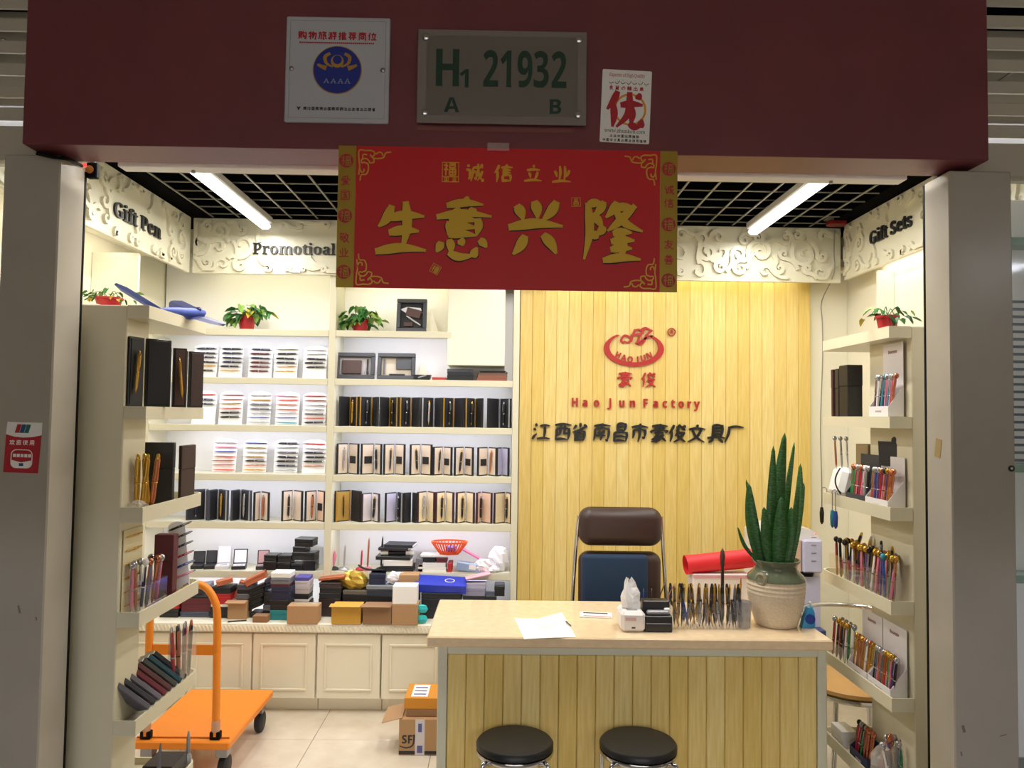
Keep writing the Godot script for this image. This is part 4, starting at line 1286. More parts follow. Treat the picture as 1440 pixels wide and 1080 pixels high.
func framed_set(label: String, x0: float, x1: float, y: float, h: float, z: float, lean: float, inner: String, k: int) -> void:
	var n := thing("framed_gift_set", label, "gift set", Vector3((x0 + x1) / 2, y, -z), "framed gift sets")
	var w := x1 - x0
	var t := Basis(Vector3.RIGHT, -lean)
	var fm := mat("frame_dark", "3a3c44", 0.4)
	for q in [[0, h - 0.012, w, 0.024], [0, 0.012, w, 0.024], [-w / 2 + 0.011, h / 2, 0.022, h - 0.0485], [w / 2 - 0.011, h / 2, 0.022, h - 0.0485]]:
		part(n, "frame", bx(t * Vector3(q[0], q[1], 0), Vector3(q[2], q[3], 0.03), 0.003, t), fm)
	part(n, "backing", bx(t * Vector3(0, h / 2, -0.012), Vector3(w - 0.03, h - 0.03, 0.006), 0.0005, t), mat("set_" + inner, inner, 0.55))
	var wl := mat("wallet_brown", "4b3432", 0.5)
	if k == 0:
		part(n, "wallet", bx(t * Vector3(-0.02, h * 0.46, 0.002), Vector3(w * 0.5, h * 0.52, 0.014), 0.003, t), wl)
		part(n, "boxed_pen", bx(t * Vector3(w * 0.31, h * 0.48, -0.002), Vector3(0.009, h * 0.6, 0.008), 0.003, t), tone("k"))
		part(n, "key_ring", lat([Vector2(0.012, -0.002), Vector2(0.014, 0.0), Vector2(0.012, 0.002)], 14, t * Vector3(w * 0.3, h * 0.24, 0.004), t * Basis(Vector3.RIGHT, PI / 2)), M.steel)
	elif k == 1:
		part(n, "notebook", bx(t * Vector3(w * 0.2, h * 0.6, -0.002), Vector3(w * 0.42, h * 0.4, 0.012), 0.002, t), mat("slate_cover", "4a4d55", 0.5))
		part(n, "boxed_pen", bx(t * Vector3(-w * 0.32, h * 0.5, -0.002), Vector3(0.009, h * 0.58, 0.008), 0.003, t), tone("y"))
		part(n, "boxed_pen", bx(t * Vector3(w * 0.02, h * 0.2, -0.002), Vector3(w * 0.42, 0.009, 0.008), 0.003, t), tone("k"))
	else:
		part(n, "wallet", bx(t * Vector3(0.01, h * 0.58, 0.0), Vector3(w * 0.5, h * 0.26, 0.014), 0.003, t * Basis(Vector3(0, 0, 1), -0.25)), wl)
		part(n, "boxed_pen", bx(t * Vector3(0.01, h * 0.36, 0.0), Vector3(w * 0.6, 0.01, 0.008), 0.003, t * Basis(Vector3(0, 0, 1), -0.6)), tone("s"))
		var s := S()
		slab(s, PackedVector2Array([Vector2(-0.07, 0.14), Vector2(-0.03, 0.155), Vector2(0.05, 0.15), Vector2(0.062, 0.12), Vector2(0.03, 0.11), Vector2(0.045, 0.098), Vector2(0.0, 0.125), Vector2(-0.03, 0.115)]), 0, 0.002)
		part(n, "satin_cloth", s, mat("satin_white", "e4e4ea", 0.25), t * Vector3(0, 0, -0.006)).basis = t
		part(n, "card", bx(t * Vector3(-0.02, h * 0.24, 0.0), Vector3(w * 0.3, h * 0.12, 0.006), 0.001, t), wl)

func framed_sets() -> void:
	framed_set("dark framed gift set with brown wallet, left of two on the second board", -0.9795, -0.751, BOARD[1] + 0.001, 0.157, 4.49, 0.16, "bdb8bb", 0)
	framed_set("dark framed gift set with slate notebook, right of two on the second board", -0.7344, -0.5139, BOARD[1] + 0.001, 0.157, 4.49, 0.16, "c9bfae", 1)
	framed_set("upright dark framed gift set with white satin on the top board", -0.6279, -0.4526, BOARD[0] + 0.001, 0.2, 4.49, 0.14, "17171b", 2)
	for q in [[Vector3(-0.4275, 2.1173, -4.56), "beside the upright framed set on the top board"], [Vector3(-0.4793, 1.8294, -4.58), "behind the second framed set on the second board"]]:
		var e := thing("easel_stand", "pale cream triangular easel " + q[1], "easel", Vector3(q[0].x, BOARD[0] if q[0].y > 2.0 else BOARD[1], q[0].z))
		var s := S()
		slab(s, PackedVector2Array([Vector2(-0.045, 0.001), Vector2(0.045, 0.001), Vector2(0.0, 0.13)]), -0.003, 0.003)
		part(e, "triangle", s, M.cream_wall)
		part(e, "foot", bx(Vector3(0, 0.004, 0.015), Vector3(0.09, 0.006, 0.024), 0.001), M.cream_wall)

func second_board() -> void:
	var y: float = BOARD[1] + 0.0005
	var s := S()
	var d := thing("black_dish", "low black dish between the framed sets and red box", "dish", Vector3(-0.4672, y, -4.48))
	slab(s, PackedVector2Array([Vector2(-0.04, 0), Vector2(0.04, 0), Vector2(0.05, 0.03), Vector2(-0.05, 0.03)]), -0.03, 0.03)
	part(d, "bowl", s, tone("k"))
	part(d, "clip", bx(Vector3(0.0, 0.02, 0.033), Vector3(0.05, 0.008, 0.004), 0.001, Basis(Vector3(0, 0, 1), 0.3)), M.steel)
	lidbox("gift_box", "flat red box beside the black dish on the second board", -0.4128, -0.3316, y, 0.018, 4.47, 0.08, mat("coral_red", "c0443e", 0.5))
	var yy := y
	for k in 3:
		var c: String = ["17181d", "20242e", "5d6470"][k]
		var w: float = [0.155, 0.15, 0.15][k]
		var h: float = [0.028, 0.022, 0.016][k]
		notebook("black notebook, %s from the bottom of the left stack under the cream column" % ORD[k] if k < 2 else "slate grey notebook on top of the left stack under the cream column", -0.2466 - 0.004 * k, yy, w, h, 4.45 + 0.01 * k, c, 0.05 * k)
		yy += h + 0.0004
	yy = y
	for k in 4:
		var c: String = ["8a5240", "8b5a48", "77584c", "1c1a1c"][k]
		var h: float = [0.018, 0.014, 0.014, 0.012][k]
		notebook(["reddish brown notebook at the bottom of the right stack", "brown notebook second from the bottom of the right stack", "tan notebook third from the bottom of the right stack", "black notebook on top of the brown stack"][k] + " under the cream column", -0.0632 + 0.003 * k, yy, 0.175 - 0.008 * k, h, 4.45 + 0.008 * k, c, -0.04 * k)
		yy += h + 0.0004

func notebook(label: String, x: float, y: float, w: float, h: float, zf: float, hex: String, turn := 0.0) -> Node3D:
	var n := thing("notebook", label, "notebook", Vector3(x, y, -(zf + 0.06)), "notebooks")
	n.rotation.y = turn
	var m := mat("cover_" + hex, hex, 0.5)
	part(n, "cover", bx(Vector3(0, h - 0.0015, 0), Vector3(w, 0.003, 0.12), 0.001), m)
	part(n, "pages", bx(Vector3(0.002, h / 2, 0.0), Vector3(w - 0.006, h - 0.0062, 0.114), 0), M.paper)
	part(n, "cover", bx(Vector3(0, 0.0015, 0), Vector3(w, 0.003, 0.12), 0.001), m)
	part(n, "spine", bx(Vector3(0, h / 2, 0.061), Vector3(w, h, 0.0025), 0.001), m)
	return n

func open_case(label: String, x0: float, x1: float, y: float, lid_h: float, m: Material, lining: Material, items := 1) -> void:
	var w := x1 - x0
	var n := thing("open_case", label, "case", Vector3((x0 + x1) / 2, y, -4.5), "opened cases on the sixth board")
	n.rotation.y = 0.2
	part(n, "tray", bx(Vector3(0, 0.01, 0), Vector3(w, 0.02, 0.075), 0.002), m)
	part(n, "tray_lining", bx(Vector3(0, 0.0205, 0), Vector3(w - 0.012, 0.002, 0.062), 0), lining)
	var t := Basis(Vector3.RIGHT, -0.3)
	var l := part(n, "lid", bx(Vector3(0, 0.021, -0.037) + t * Vector3(0, lid_h / 2, -0.007), Vector3(w, lid_h, 0.012), 0.002, t), m)
	part(l, "lid_lining", bx(Vector3(0, 0.021, -0.037) + t * Vector3(0, lid_h / 2, 0), Vector3(w - 0.012, lid_h - 0.012, 0.002), 0, t), lining)
	if items:
		part(n, "clip", bx(Vector3(0.004, 0.0235, 0.01), Vector3(w * 0.5, 0.005, 0.012), 0.001, Basis(Vector3.UP, 0.2)), M.steel)

func junk_board() -> void:
	var y: float = BOARD[5] + 0.0005
	var k6 := tone("k", 0.4)
	var dk := mat("case_dark", "26262b", 0.5)
	open_case("small black open case leftmost on the sixth board", -1.7815, -1.716, y, 0.07, k6, dk, 0)
	open_case("small black open case second from left on the sixth board", -1.7078, -1.6465, y, 0.075, k6, dk, 0)
	open_case("white satin open case on the sixth board", -1.6424, -1.5646, y, 0.1, mat("case_white", "cfc9cc", 0.4), M.satin_white, 1)
	open_case("black open case with white lining on the sixth board", -1.5482, -1.4704, y, 0.085, k6, M.satin_white, 1)
	open_case("grey open case with a pink tray right of the white-lined case", -1.4089, -1.3434, y, 0.08, dk, mat("tray_pink", "b98f90", 0.5), 1)
	# stacked black boxes
	var bxs := [[382, 400, 0, 0.05, "bottom left of"], [400.5, 419.5, 0, 0.045, "bottom middle of"], [420, 436, 0, 0.04, "bottom right-middle of"], [436.5, 453.5, 0, 0.058, "bottom right of"], [383, 401, 0.0505, 0.036, "upper left of"], [402, 421, 0.0455, 0.04, "second row middle of"], [421.5, 453, 0.0585, 0.045, "second row right of"], [422, 440, 0.104, 0.03, "third row of"], [424, 450, 0.1345, 0.045, "topmost of"]]
	for q in bxs:
		var x0: float = xat(q[0])
		var x1: float = xat(q[1])
		lidbox("black_box", "glossy black pen box, %s the pile on the sixth board" % q[4], x0, x1, y + q[2], q[3], 4.45 + 0.01 * (q[2] * 10.0), 0.09, tone("k", 0.3), Vector3(0, 0.0 if q[2] == 0 else -0.1, 0), "black pen boxes piled on the sixth board")
	# right bay: pen stands
	var st := [[-0.9617, "i", 0.115, "bright pink pen on a black base"], [-0.9042, "s", 0.15, "slim silver pen on a round base"], [-0.8056, "r", 0.12, "red pen on a red base"], [-0.7686, "c", 0.19, "long copper pen on a pink base"], [-0.6904, "k", 0.2, "tall black and silver pen on a black base"]]
	for q in st:
		var n := thing("desk_pen_stand", "%s standing on the sixth board" % q[3], "pen stand", Vector3(q[0], y, -4.49), "desk pen stands")
		part(n, "base", lat([Vector2(0, 0), Vector2(0.03, 0), Vector2(0.033, 0.006), Vector2(0.024, 0.014), Vector2(0.009, 0.02), Vector2(0, 0.02)], 16, Vector3.ZERO, Basis(), 0.8), tone({"i": "k", "s": "s", "r": "r", "c": "i", "k": "k"}[q[1]]))
		part(n, "pen_rod", lat([Vector2(0.002, 0.018), Vector2(0.005, 0.03), Vector2(0.0055 if q[1] != "i" else 0.011, q[2] * 0.7), Vector2(0.004, q[2] * 0.9), Vector2(0, q[2])], 10, Vector3.ZERO, Basis(Vector3(0, 0, 1), -0.04)), tone(q[1]))
	var tr := thing("tangled_strap", "black strap lying in front of the red pen stand", "strap", Vector3(-0.7331, y, -4.455))
	var s := S()
	tube(s, curve([Vector3(-0.08, 0.035, 0), Vector3(-0.05, 0.02, 0.01), Vector3(-0.01, 0.012, 0.012), Vector3(0.05, 0.01, 0.005), Vector3(0.08, 0.018, -0.01)], 5), 0.006, 7)
	part(tr, "strap", s, k6)
	# folders and boxes piled in the middle
	var pile := [[543, 588, 0.0, 0.032, "k", 0.0, "black case at the bottom of the pile left of the basket"], [546, 586, 0.0325, 0.033, "w", 0.05, "white box in the pile left of the basket"], [536, 584, 0.066, 0.02, "k", -0.04, "dark case under the roll in the pile left of the basket"]]
	for q in pile:
		lidbox("flat_case", q[6], xat(q[0]), xat(q[1]), y + q[2], q[3], 4.45, 0.12, tone(q[4], 0.4), Vector3(0, q[5], 0), "cases piled left of the orange basket")
	var rl := thing("paper_roll", "black roll with white ends on the pile left of the basket", "roll", Vector3(-0.5971, y + 0.102, -4.49))
	part(rl, "wrapper", lat([Vector2(0.0155, -0.05), Vector2(0.0155, 0.05)], 14, Vector3.ZERO, Basis(Vector3(0, 0, 1), PI / 2)), k6)
	for sx in [-1.0, 1.0]:
		part(rl, "white_end", lat([Vector2(0, 0), Vector2(0.015, 0), Vector2(0.015, 0.045), Vector2(0.0, 0.045)], 14, Vector3(sx * 0.0505, 0, 0), Basis(Vector3(0, 0, 1), -sx * PI / 2)), M.paper)
	for q in [[540, 582, 0.118, 0.016, "spiral bound black notebook on top of the pile left of the basket"], [548, 588, 0.1345, 0.018, "upper black notebook on the pile left of the basket"]]:
		notebook(q[4], (xat(q[0]) + xat(q[1])) / 2, y + q[2], xat(q[1]) - xat(q[0]), q[3], 4.46, "23242c", -0.1)
	var pk := [[591, 601, 0.0, 0.075, "y", "grey plastic case standing left of the cream trays"], [594, 633, 0.0, 0.028, "w", "lower white plastic tray below the orange basket"], [595, 632, 0.0285, 0.024, "w", "upper white plastic tray below the orange basket"], [602, 618, 0.053, 0.03, "k", "black box on the white trays below the basket"], [619, 634, 0.053, 0.028, "m", "dark red box on the white trays below the basket"], [635, 641, 0.0, 0.05, "r", "narrow red box right of the white trays"], [597, 636, 0.084, 0.012, "w", "long white box supporting the orange basket"]]
	for q in pk:
		lidbox("small_box", q[5], xat(q[0]), xat(q[1]), y + q[2], q[3], 4.455, 0.11, tone(q[4], 0.5), Vector3.ZERO, "boxes below the orange basket")
	var pb := thing("pencil_case", "clear blue plastic box beside the red box on the sixth board", "plastic box", Vector3(-0.1796, y, -4.48))
	part(pb, "shell", bx(Vector3(0, 0.028, 0), Vector3(0.145, 0.045, 0.06), 0.004, Basis(Vector3(0, 0, 1), -0.12)), mat("pale_blue", "8fa3c4", 0.25))
	part(pb, "inlay", bx(Vector3(0.02, 0.03, 0.031), Vector3(0.04, 0.025, 0.002), 0, Basis(Vector3(0, 0, 1), -0.12)), tone("w"))
	var pt := thing("pink_ruler", "long pink packet sloping down from the orange basket", "packet", Vector3(-0.1639, y + 0.095, -4.5))
	part(pt, "packet", bx(Vector3.ZERO, Vector3(0.15, 0.008, 0.05), 0.002, Basis(Vector3(0, 0, 1), -0.5)), mat("hot_pink", "e0609a", 0.35))
	var bg := mat("film", "e8e6ec", 0.3)
	for q in [[683, 0.04, 0.05, "clear crumpled bag of parts right of the blue plastic box"], [705, 0.075, 0.06, "tall crumpled clear bag at the right end of the sixth board"], [697, 0.018, 0.042, "low clear bag of small parts at the board edge"]]:
		bag(q[3], Vector3(xat(q[0]), y, -4.49 - (0.03 if q[1] > 0.05 else -0.015)), q[2], q[1], bg)
	# orange basket
	var b := thing("plastic_basket", "orange slotted plastic basket on the sixth board", "basket", Vector3(-0.2963, y + 0.0965, -4.49))
	var orange := mat("basket_orange", "e8571c", 0.35)
	part(b, "rim", lat([Vector2(0.098, 0.066), Vector2(0.105, 0.066), Vector2(0.106, 0.076), Vector2(0.097, 0.076), Vector2(0.098, 0.066)], 28, Vector3.ZERO, Basis(), 0.62), orange)
	part(b, "bottom", lat([Vector2(0, 0), Vector2(0.055, 0), Vector2(0.062, 0.012), Vector2(0.058, 0.012), Vector2(0.05, 0.004), Vector2(0, 0.004)], 28, Vector3.ZERO, Basis(), 0.62), orange)
	s = S()
	for j in 30:
		var a := TAU * j / 30
		tube(s, [Vector3(cos(a) * 0.06, 0.01, sin(a) * 0.06 * 0.62), Vector3(cos(a) * 0.083, 0.04, sin(a) * 0.083 * 0.62), Vector3(cos(a) * 0.101, 0.067, sin(a) * 0.101 * 0.62)], 0.0036, 5)
	part(b, "slat_wall", s, orange)
	one("purple_packet", "purple packet inside the orange basket", "packet", b.position + Vector3(0, 0.012, 0), bx(Vector3(0.01, 0.02, 0), Vector3(0.06, 0.035, 0.04), 0.008), mat("packet_purple", "5a4aa0", 0.4))

func xat(px: float) -> float:
	# column of a back wall item, from its measured place along the shelf (0.00417 m a step, zero at x = 0)
	return (px - 707.5) * 0.00417

func bag(label: String, at: Vector3, r: float, h: float, m: Material, sq := 0.7, seed_ := 1) -> Node3D:
	# a crumpled bag: a noisy lump
	var n := thing("plastic_bag", label, "bag", at)
	var f := FastNoiseLite.new()
	f.seed = int(at.x * 1000.0) + seed_
	f.frequency = 9.0
	var s := S()
	var pt := func(i: int, j: int) -> Vector3:
		var a := TAU * (j % 16) / 16.0
		var b := PI * i / 9.0
		var d := Vector3(sin(b) * cos(a), -cos(b), sin(b) * sin(a))
		var k := 1.0 + 0.45 * f.get_noise_3dv(d)
		var p := d * k
		return Vector3(p.x * r, maxf(0.0, (p.y + 0.85) * h), p.z * r * sq)
	for i in 9:
		for j in 16:
			var a: Vector3 = pt.call(i, j)
			var b: Vector3 = pt.call(i, j + 1)
			var c: Vector3 = pt.call(i + 1, j + 1)
			var d: Vector3 = pt.call(i + 1, j)
			var o := (a + c) / 2 - Vector3(0, h * 0.85, 0)
			tri(s, a, b, c, o)
			tri(s, a, c, d, o)
	part(n, "film", s, m)
	return n

# ---------------------------------------------------------------- boxes on the cabinet ledge
func stack(where: String, p0: float, p1: float, zf: float, d: float, items: Array, y0 := LEDGE + 0.0005) -> float:
	var y := y0
	for k in items.size():
		var q = items[k]
		var nm: String = q[2] if q.size() > 2 else WORD[q[1]]
		var j := rng.randf_range(-0.003, 0.003)
		lidbox("stacked_box", "%s box, %s from the bottom of the stack %s" % [nm, ORD[k], where], xat(p0) + j, xat(p1) + j, y, q[0], zf, d, tone(q[1], 0.45) if q[1].length() == 1 else mat("box_" + q[1], q[1], 0.5), Vector3(0, rng.randf_range(-0.03, 0.03), 0), "boxes stacked on the cabinet ledge")
		y += q[0] + 0.0005
	return y

func ledge_goods() -> void:
	var top := stack("at the left end of the ledge", 258, 283, 4.30, 0.12, [[0.046, "k"], [0.023, "r"], [0.023, "r"], [0.028, "k"], [0.022, "y"]])
	top = stack("behind the orange trolley handle", 285, 324, 4.31, 0.12, [[0.03, "4a5060", "slate blue"], [0.072, "m"], [0.012, "k"]])
	var lc := lidbox("laptop_case", "dark grey slanted case on top of the maroon box", xat(288), xat(318), top + 0.012, 0.03, 4.33, 0.12, mat("case_slate", "3a3c46", 0.4), Vector3(0.15, 0.1, 0.12))
	top = stack("left of the kraft carton", 325, 351, 4.30, 0.11, [[0.06, "k"], [0.013, "w"], [0.019, "r"], [0.019, "r"], [0.019, "r"], [0.035, "k"]])
	lidbox("copper_box", "copper coloured box tilted on the stack left of the kraft carton", xat(330), xat(351), top + 0.012, 0.026, 4.31, 0.06, tone("c", 0.45), Vector3(0, 0.35, 0.22))
	lidbox("copper_box", "copper coloured box slipping down beside the kraft carton", xat(349), xat(361), LEDGE + 0.098, 0.09, 4.36, 0.05, tone("c", 0.45), Vector3(0, 0.2, -0.35))
	carton("small kraft carton with open flap on the ledge", Vector3(xat(362), LEDGE, -4.33), Vector3(0.104, 0.092, 0.1), M.kraft, 1)
	stack("on the kraft carton", 357, 378, 4.33, 0.09, [[0.03, "y", "charcoal"], [0.022, "k"], [0.026, "4c4c54", "dark slate"]], LEDGE + 0.096)
	lidbox("copper_box", "long copper box tilted on the charcoal boxes over the carton", xat(367), xat(396), LEDGE + 0.192, 0.035, 4.33, 0.07, tone("c", 0.45), Vector3(0, 0.2, 0.45))
	for k in 5:
		var n := lidbox("thin_case", "thin black case, %s in the leaning bundle right of the kraft carton" % ORD[k], xat(372) + 0.004 * k, xat(393) + 0.004 * k, LEDGE + 0.052 + k * 0.026, 0.02, 4.31, 0.09, tone("k", 0.35), Vector3(0, 0, 0.42), "leaning bundle of thin black cases")
	stack("under the leaning bundle of cases", 377, 391, 4.31, 0.1, [[0.026, "k"]])
	top = stack("left of the teal box", 392.5, 403.5, 4.33, 0.09, [[0.035, "k"], [0.03, "y", "charcoal"], [0.03, "k"], [0.04, "2a2c34", "dark grey"]])
	lidbox("blue_box", "dark blue box tilted on the stack left of the teal box", xat(389), xat(409), top + 0.016, 0.03, 4.33, 0.06, tone("n", 0.4), Vector3(0, 0.1, 0.35))
	lidbox("grey_box", "narrow purple-grey box tilted above the dark blue box", xat(393), xat(410), top + 0.06, 0.022, 4.34, 0.05, mat("box_plum", "4a4456", 0.45), Vector3(0, 0.15, 0.55))
	carton("small brown box lying in front of the charcoal stack", Vector3(xat(397), LEDGE, -4.245), Vector3(0.08, 0.036, 0.06), M.kraft_dark, 0)
	stack("with the teal box at its foot", 406, 431, 4.27, 0.12, [[0.053, "1f7f86", "teal"], [0.055, "k"], [0.072, "n"], [0.012, "m"], [0.03, "y", "charcoal"]])
	lidbox("white_box", "white box on top of the teal-footed stack", xat(405), xat(431), LEDGE + 0.2265, -0.0 + 0.028, 4.28, 0.1, M.paper)
	stack("behind the divider's cardboard box", 434, 453, 4.33, 0.1, [[0.085, "k"], [0.013, "w"], [0.03, "k"], [0.036, "b9aeb0", "grey"], [0.034, "c4bac0", "pale grey"], [0.02, "5a52a0", "purple"]])
	carton("brown taped cardboard box in front of the shelf divider", Vector3(xat(452.5), LEDGE, -4.245), Vector3(0.165, 0.095, 0.09), M.kraft, 2)
	# right bay
	stack("right of the divider", 465, 494, 4.35, 0.14, [[0.1, "2c1c1e", "dark brown"], [0.03, "k"], [0.03, "k"], [0.025, "3a2a2a", "brown"]])
	lidbox("copper_box", "orange copper lid slanting over the brown stack right of the divider", xat(463), xat(499), LEDGE + 0.203, 0.014, 4.36, 0.1, tone("c", 0.45), Vector3(0, 0, 0.12))
	carton("yellow cardboard box on the ledge", Vector3(xat(509), LEDGE, -4.25), Vector3(0.158, 0.098, 0.1), mat("carton_yellow", "c89a3a", 0.7), 1)
	stack("behind the yellow cardboard box", 496, 530, 4.37, 0.13, [[0.12, "k"], [0.02, "6a6258", "grey-brown"]])
	var gb := bag("crumpled gold foil bag above the yellow cardboard box", Vector3(xat(507), LEDGE + 0.142, -4.43), 0.087, 0.054, mat("gold_foil", "c9ac4e", 0.28, 0.6), 0.6, 5)
	carton("brown cardboard box with loose flaps right of the yellow box", Vector3(xat(549), LEDGE, -4.25), Vector3(0.155, 0.098, 0.1), M.kraft_dark, 1)
	stack("behind the brown flapped box", 527, 566, 4.37, 0.13, [[0.115, "k"], [0.034, "2d3440", "dark blue"], [0.02, "8c9098", "pale grey"]])
	lidbox("dark_box", "dark navy box above the brown flapped box", xat(530), xat(552), LEDGE + 0.172, 0.06, 4.39, 0.1, tone("n", 0.4))
	bag("white crumpled plastic bag beside the dark navy box", Vector3(xat(566), LEDGE + 0.172, -4.42), 0.062, 0.036, M.film, 0.6, 9)
	carton("tall kraft box at the right of the flapped box", Vector3(xat(585), LEDGE, -4.25), Vector3(0.14, 0.11, 0.11), M.kraft, 0)
	carton("white box standing on the tall kraft box", Vector3(xat(584), LEDGE + 0.1105, -4.25), Vector3(0.13, 0.095, 0.1), M.paper, 0)
	carton("small kraft box behind the white box", Vector3(xat(585), LEDGE + 0.0005, -4.40), Vector3(0.11, 0.235, 0.1), M.kraft, 0)
	stack("under the bright blue box", 602, 655, 4.33, 0.2, [[0.11, "1c1c22", "dark"], [0.03, "k"]])
	var bb := thing("blue_box", "large bright blue flat box tilted on the right end of the ledge", "box", Vector3(xat(627), LEDGE + 0.155, -4.40))
	bb.rotation = Vector3(0.32, 0.0, -0.04)
	part(bb, "body", bx(Vector3(0, 0.03, 0), Vector3(0.29, 0.05, 0.13), 0.003), mat("vivid_blue", "2338b8", 0.35))
	var rg := []
	for j in 21:
		rg.append(Vector2(cos(TAU * j / 20) * 0.026, sin(TAU * j / 20) * 0.018))
	var s := S()
	ribbon(s, rg, 0.004, 0.004, 0.0, 0.0008)
	var lg := part(bb, "white_ring_print", s, M.paper, Vector3(0.05, 0.0555, 0.01))
	lg.rotation.x = -PI / 2
	lidbox("pink_folder", "pale pink folder slanting right of the bright blue box", xat(660), xat(694), LEDGE + 0.222, 0.008, 4.36, 0.1, mat("pale_pink", "e2aebb", 0.5), Vector3(0, 0.1, 0.2))
	stack("under the pink folder", 657, 688, 4.36, 0.14, [[0.12, "k"], [0.04, "8a87a0", "lilac grey"], [0.03, "b0aec4", "pale lilac"]])
	for q in [[693, 0.0, 0.12, "lower"], [704, 0.1205, 0.055, "upper"]]:
		lidbox("black_case", "%s black case at the right end of the ledge" % q[3], xat(q[0] - 4), xat(q[0] + 10), LEDGE + q[1] + 0.0005, q[2], 4.36, 0.12, tone("k", 0.4), Vector3(0, 0, 0.0 if q[1] == 0.0 else 0.0))
	# teal object by the counter corner
	for q in [[0.0, "lower"], [0.055, "upper"]]:
		one("teal_toy", "%s teal oval holder peeping out behind the counter corner" % q[1], "holder", Vector3(xat(606), LEDGE + 0.002 + q[0], -4.225), lat([Vector2(0, 0), Vector2(0.022, 0.004), Vector2(0.034, 0.022), Vector2(0.024, 0.042), Vector2(0, 0.048)], 16, Vector3.ZERO, Basis(), 0.4), mat("teal_plastic", "2fc0c4", 0.3))
	var pe := one("pencil", "dark pen lying flat on the ledge before the kraft carton", "pen", Vector3(xat(367), LEDGE + 0.004, -4.232), lat([Vector2(0, -0.05), Vector2(0.0035, -0.042), Vector2(0.004, 0.05), Vector2(0, 0.052)], 8, Vector3.ZERO, Basis(Vector3.UP, 0.35) * Basis(Vector3(0, 0, 1), PI / 2)), tone("k"))

func carton(label: String, at: Vector3, z: Vector3, m: Material, flaps: int) -> Node3D:
	var n := thing("carton", label, "carton", at)
	part(n, "body", bx(Vector3(0, z.y / 2, 0), Vector3(z.x, z.y, z.z), 0.0015), m)
	if flaps == 1:
		part(n, "flap", bx(Vector3(-0.005, z.y + 0.004, z.z / 2 + 0.006), Vector3(z.x + 0.006, 0.002, z.z * 0.5), 0.0005, Basis(Vector3.RIGHT, 0.12)), m)
	if flaps == 2:
		part(n, "tape", bx(Vector3(0.01, z.y + 0.0006, 0), Vector3(z.x * 0.7, 0.0008, 0.03), 0), mat("tape_gloss", "c9b594", 0.15))
	return n

# ---------------------------------------------------------------- goods on the two stands
func blade(s: SurfaceTool, a: Vector3, b: Vector3, chord: Vector3, w0: float, w1: float, th: float) -> void:
	var d := (b - a).normalized()
	var c := (chord - d * chord.dot(d)).normalized()
	var n := d.cross(c)
	var r := []
	for q in [[a, w0], [a.lerp(b, 0.8), lerpf(w0, w1, 0.8)], [b, w1 * 0.4]]:
		r.append([q[0] + c * q[1] / 2, q[0] + n * th / 2, q[0] - c * q[1] / 2, q[0] - n * th / 2])
	for k in 2:
		for j in 4:
			var i := (j + 1) % 4
			quad(s, r[k][j], r[k][i], r[k + 1][i], r[k + 1][j], r[k][j] + r[k][i] - 2.0 * a.lerp(b, 0.8 * k))
	for e in [0, 2]:
		quad(s, r[e][0], r[e][1], r[e][2], r[e][3], -d if e == 0 else d)

func pen_box(label: String, x: float, y: float, z0: float, z1: float, depth: float, fh: float, bh: float, m: Material, text: String, pens: Array, where: String, gap := 0.0125) -> void:
	# an open cardboard pen display whose front faces the room (-x): low front, sloping sides, tall back
	var w := z1 - z0
	var n := thing("pen_display_box", label, "display box", Vector3(x, y, -(z0 + z1) / 2), "pen display boxes on the right stand")
	n.rotation.y = -PI / 2
	var h := w / 2
	part(n, "bottom", span(-h, h, 0, 0.002, 0, -depth, 0), m)
	part(n, "front", span(-h, h, 0.0021, fh, 0, -0.002, 0.0004), m)
	part(n, "back", span(-h, h, 0.0021, bh, -depth + 0.002, -depth, 0.0004), m)
	for sx in [-1.0, 1.0]:
		var s := S()
		var P := PackedVector2Array([Vector2(-0.0022, 0.0021), Vector2(-0.0022, fh), Vector2(-depth + 0.0022, minf(bh, fh + 0.07)), Vector2(-depth + 0.0022, 0.0021)])
		slab(s, P, sx * h, sx * (h - 0.002), Transform3D(Basis(Vector3(0, 0, 1), Vector3.UP, Vector3(1, 0, 0)), Vector3.ZERO))
		part(n, "side", s, m)
	part(n, "front_print", span(-h * 0.3, h * 0.3, fh * 0.42, fh * 0.58, 0.0001, 0.0006, 0), mat("faint_print", "b4a8ac", 0.6))
	if text:
		words(n, "lettering", text, "Droid Serif", false, 0.012, Vector3(0.0, bh - 0.03, -depth + 0.0028), mat("print_rose", "9a5558", 0.6), 0.0006)
	var k := 0
	var per := int((w - 0.012) / gap) + 1
	for q in pens:
		var row := k / per
		var col := k % per
		var lx := h - 0.008 - col * gap + rng.randf_range(-0.0015, 0.0015) - (0.004 if row else 0.0)
		var lz := -0.011 - row * 0.017
		var p := n.transform * Vector3(lx, 0.004, lz)
		var dir := n.basis * Vector3(rng.randf_range(-0.07, 0.07), 1.0, -0.12 + rng.randf_range(-0.03, 0.03))
		pen(1, q[0], q[1], p, dir, "%s pen with %s top, %s in the %s" % [WORD[q[0]], WORD[q[1]], ORD[k], where], "pens in display boxes", 1.0, n.basis.z)
		k += 1

func pairs(t: String) -> Array:
	var o := []
	for q in t.split(" "):
		o.append([q[0], q[1]])
	return o

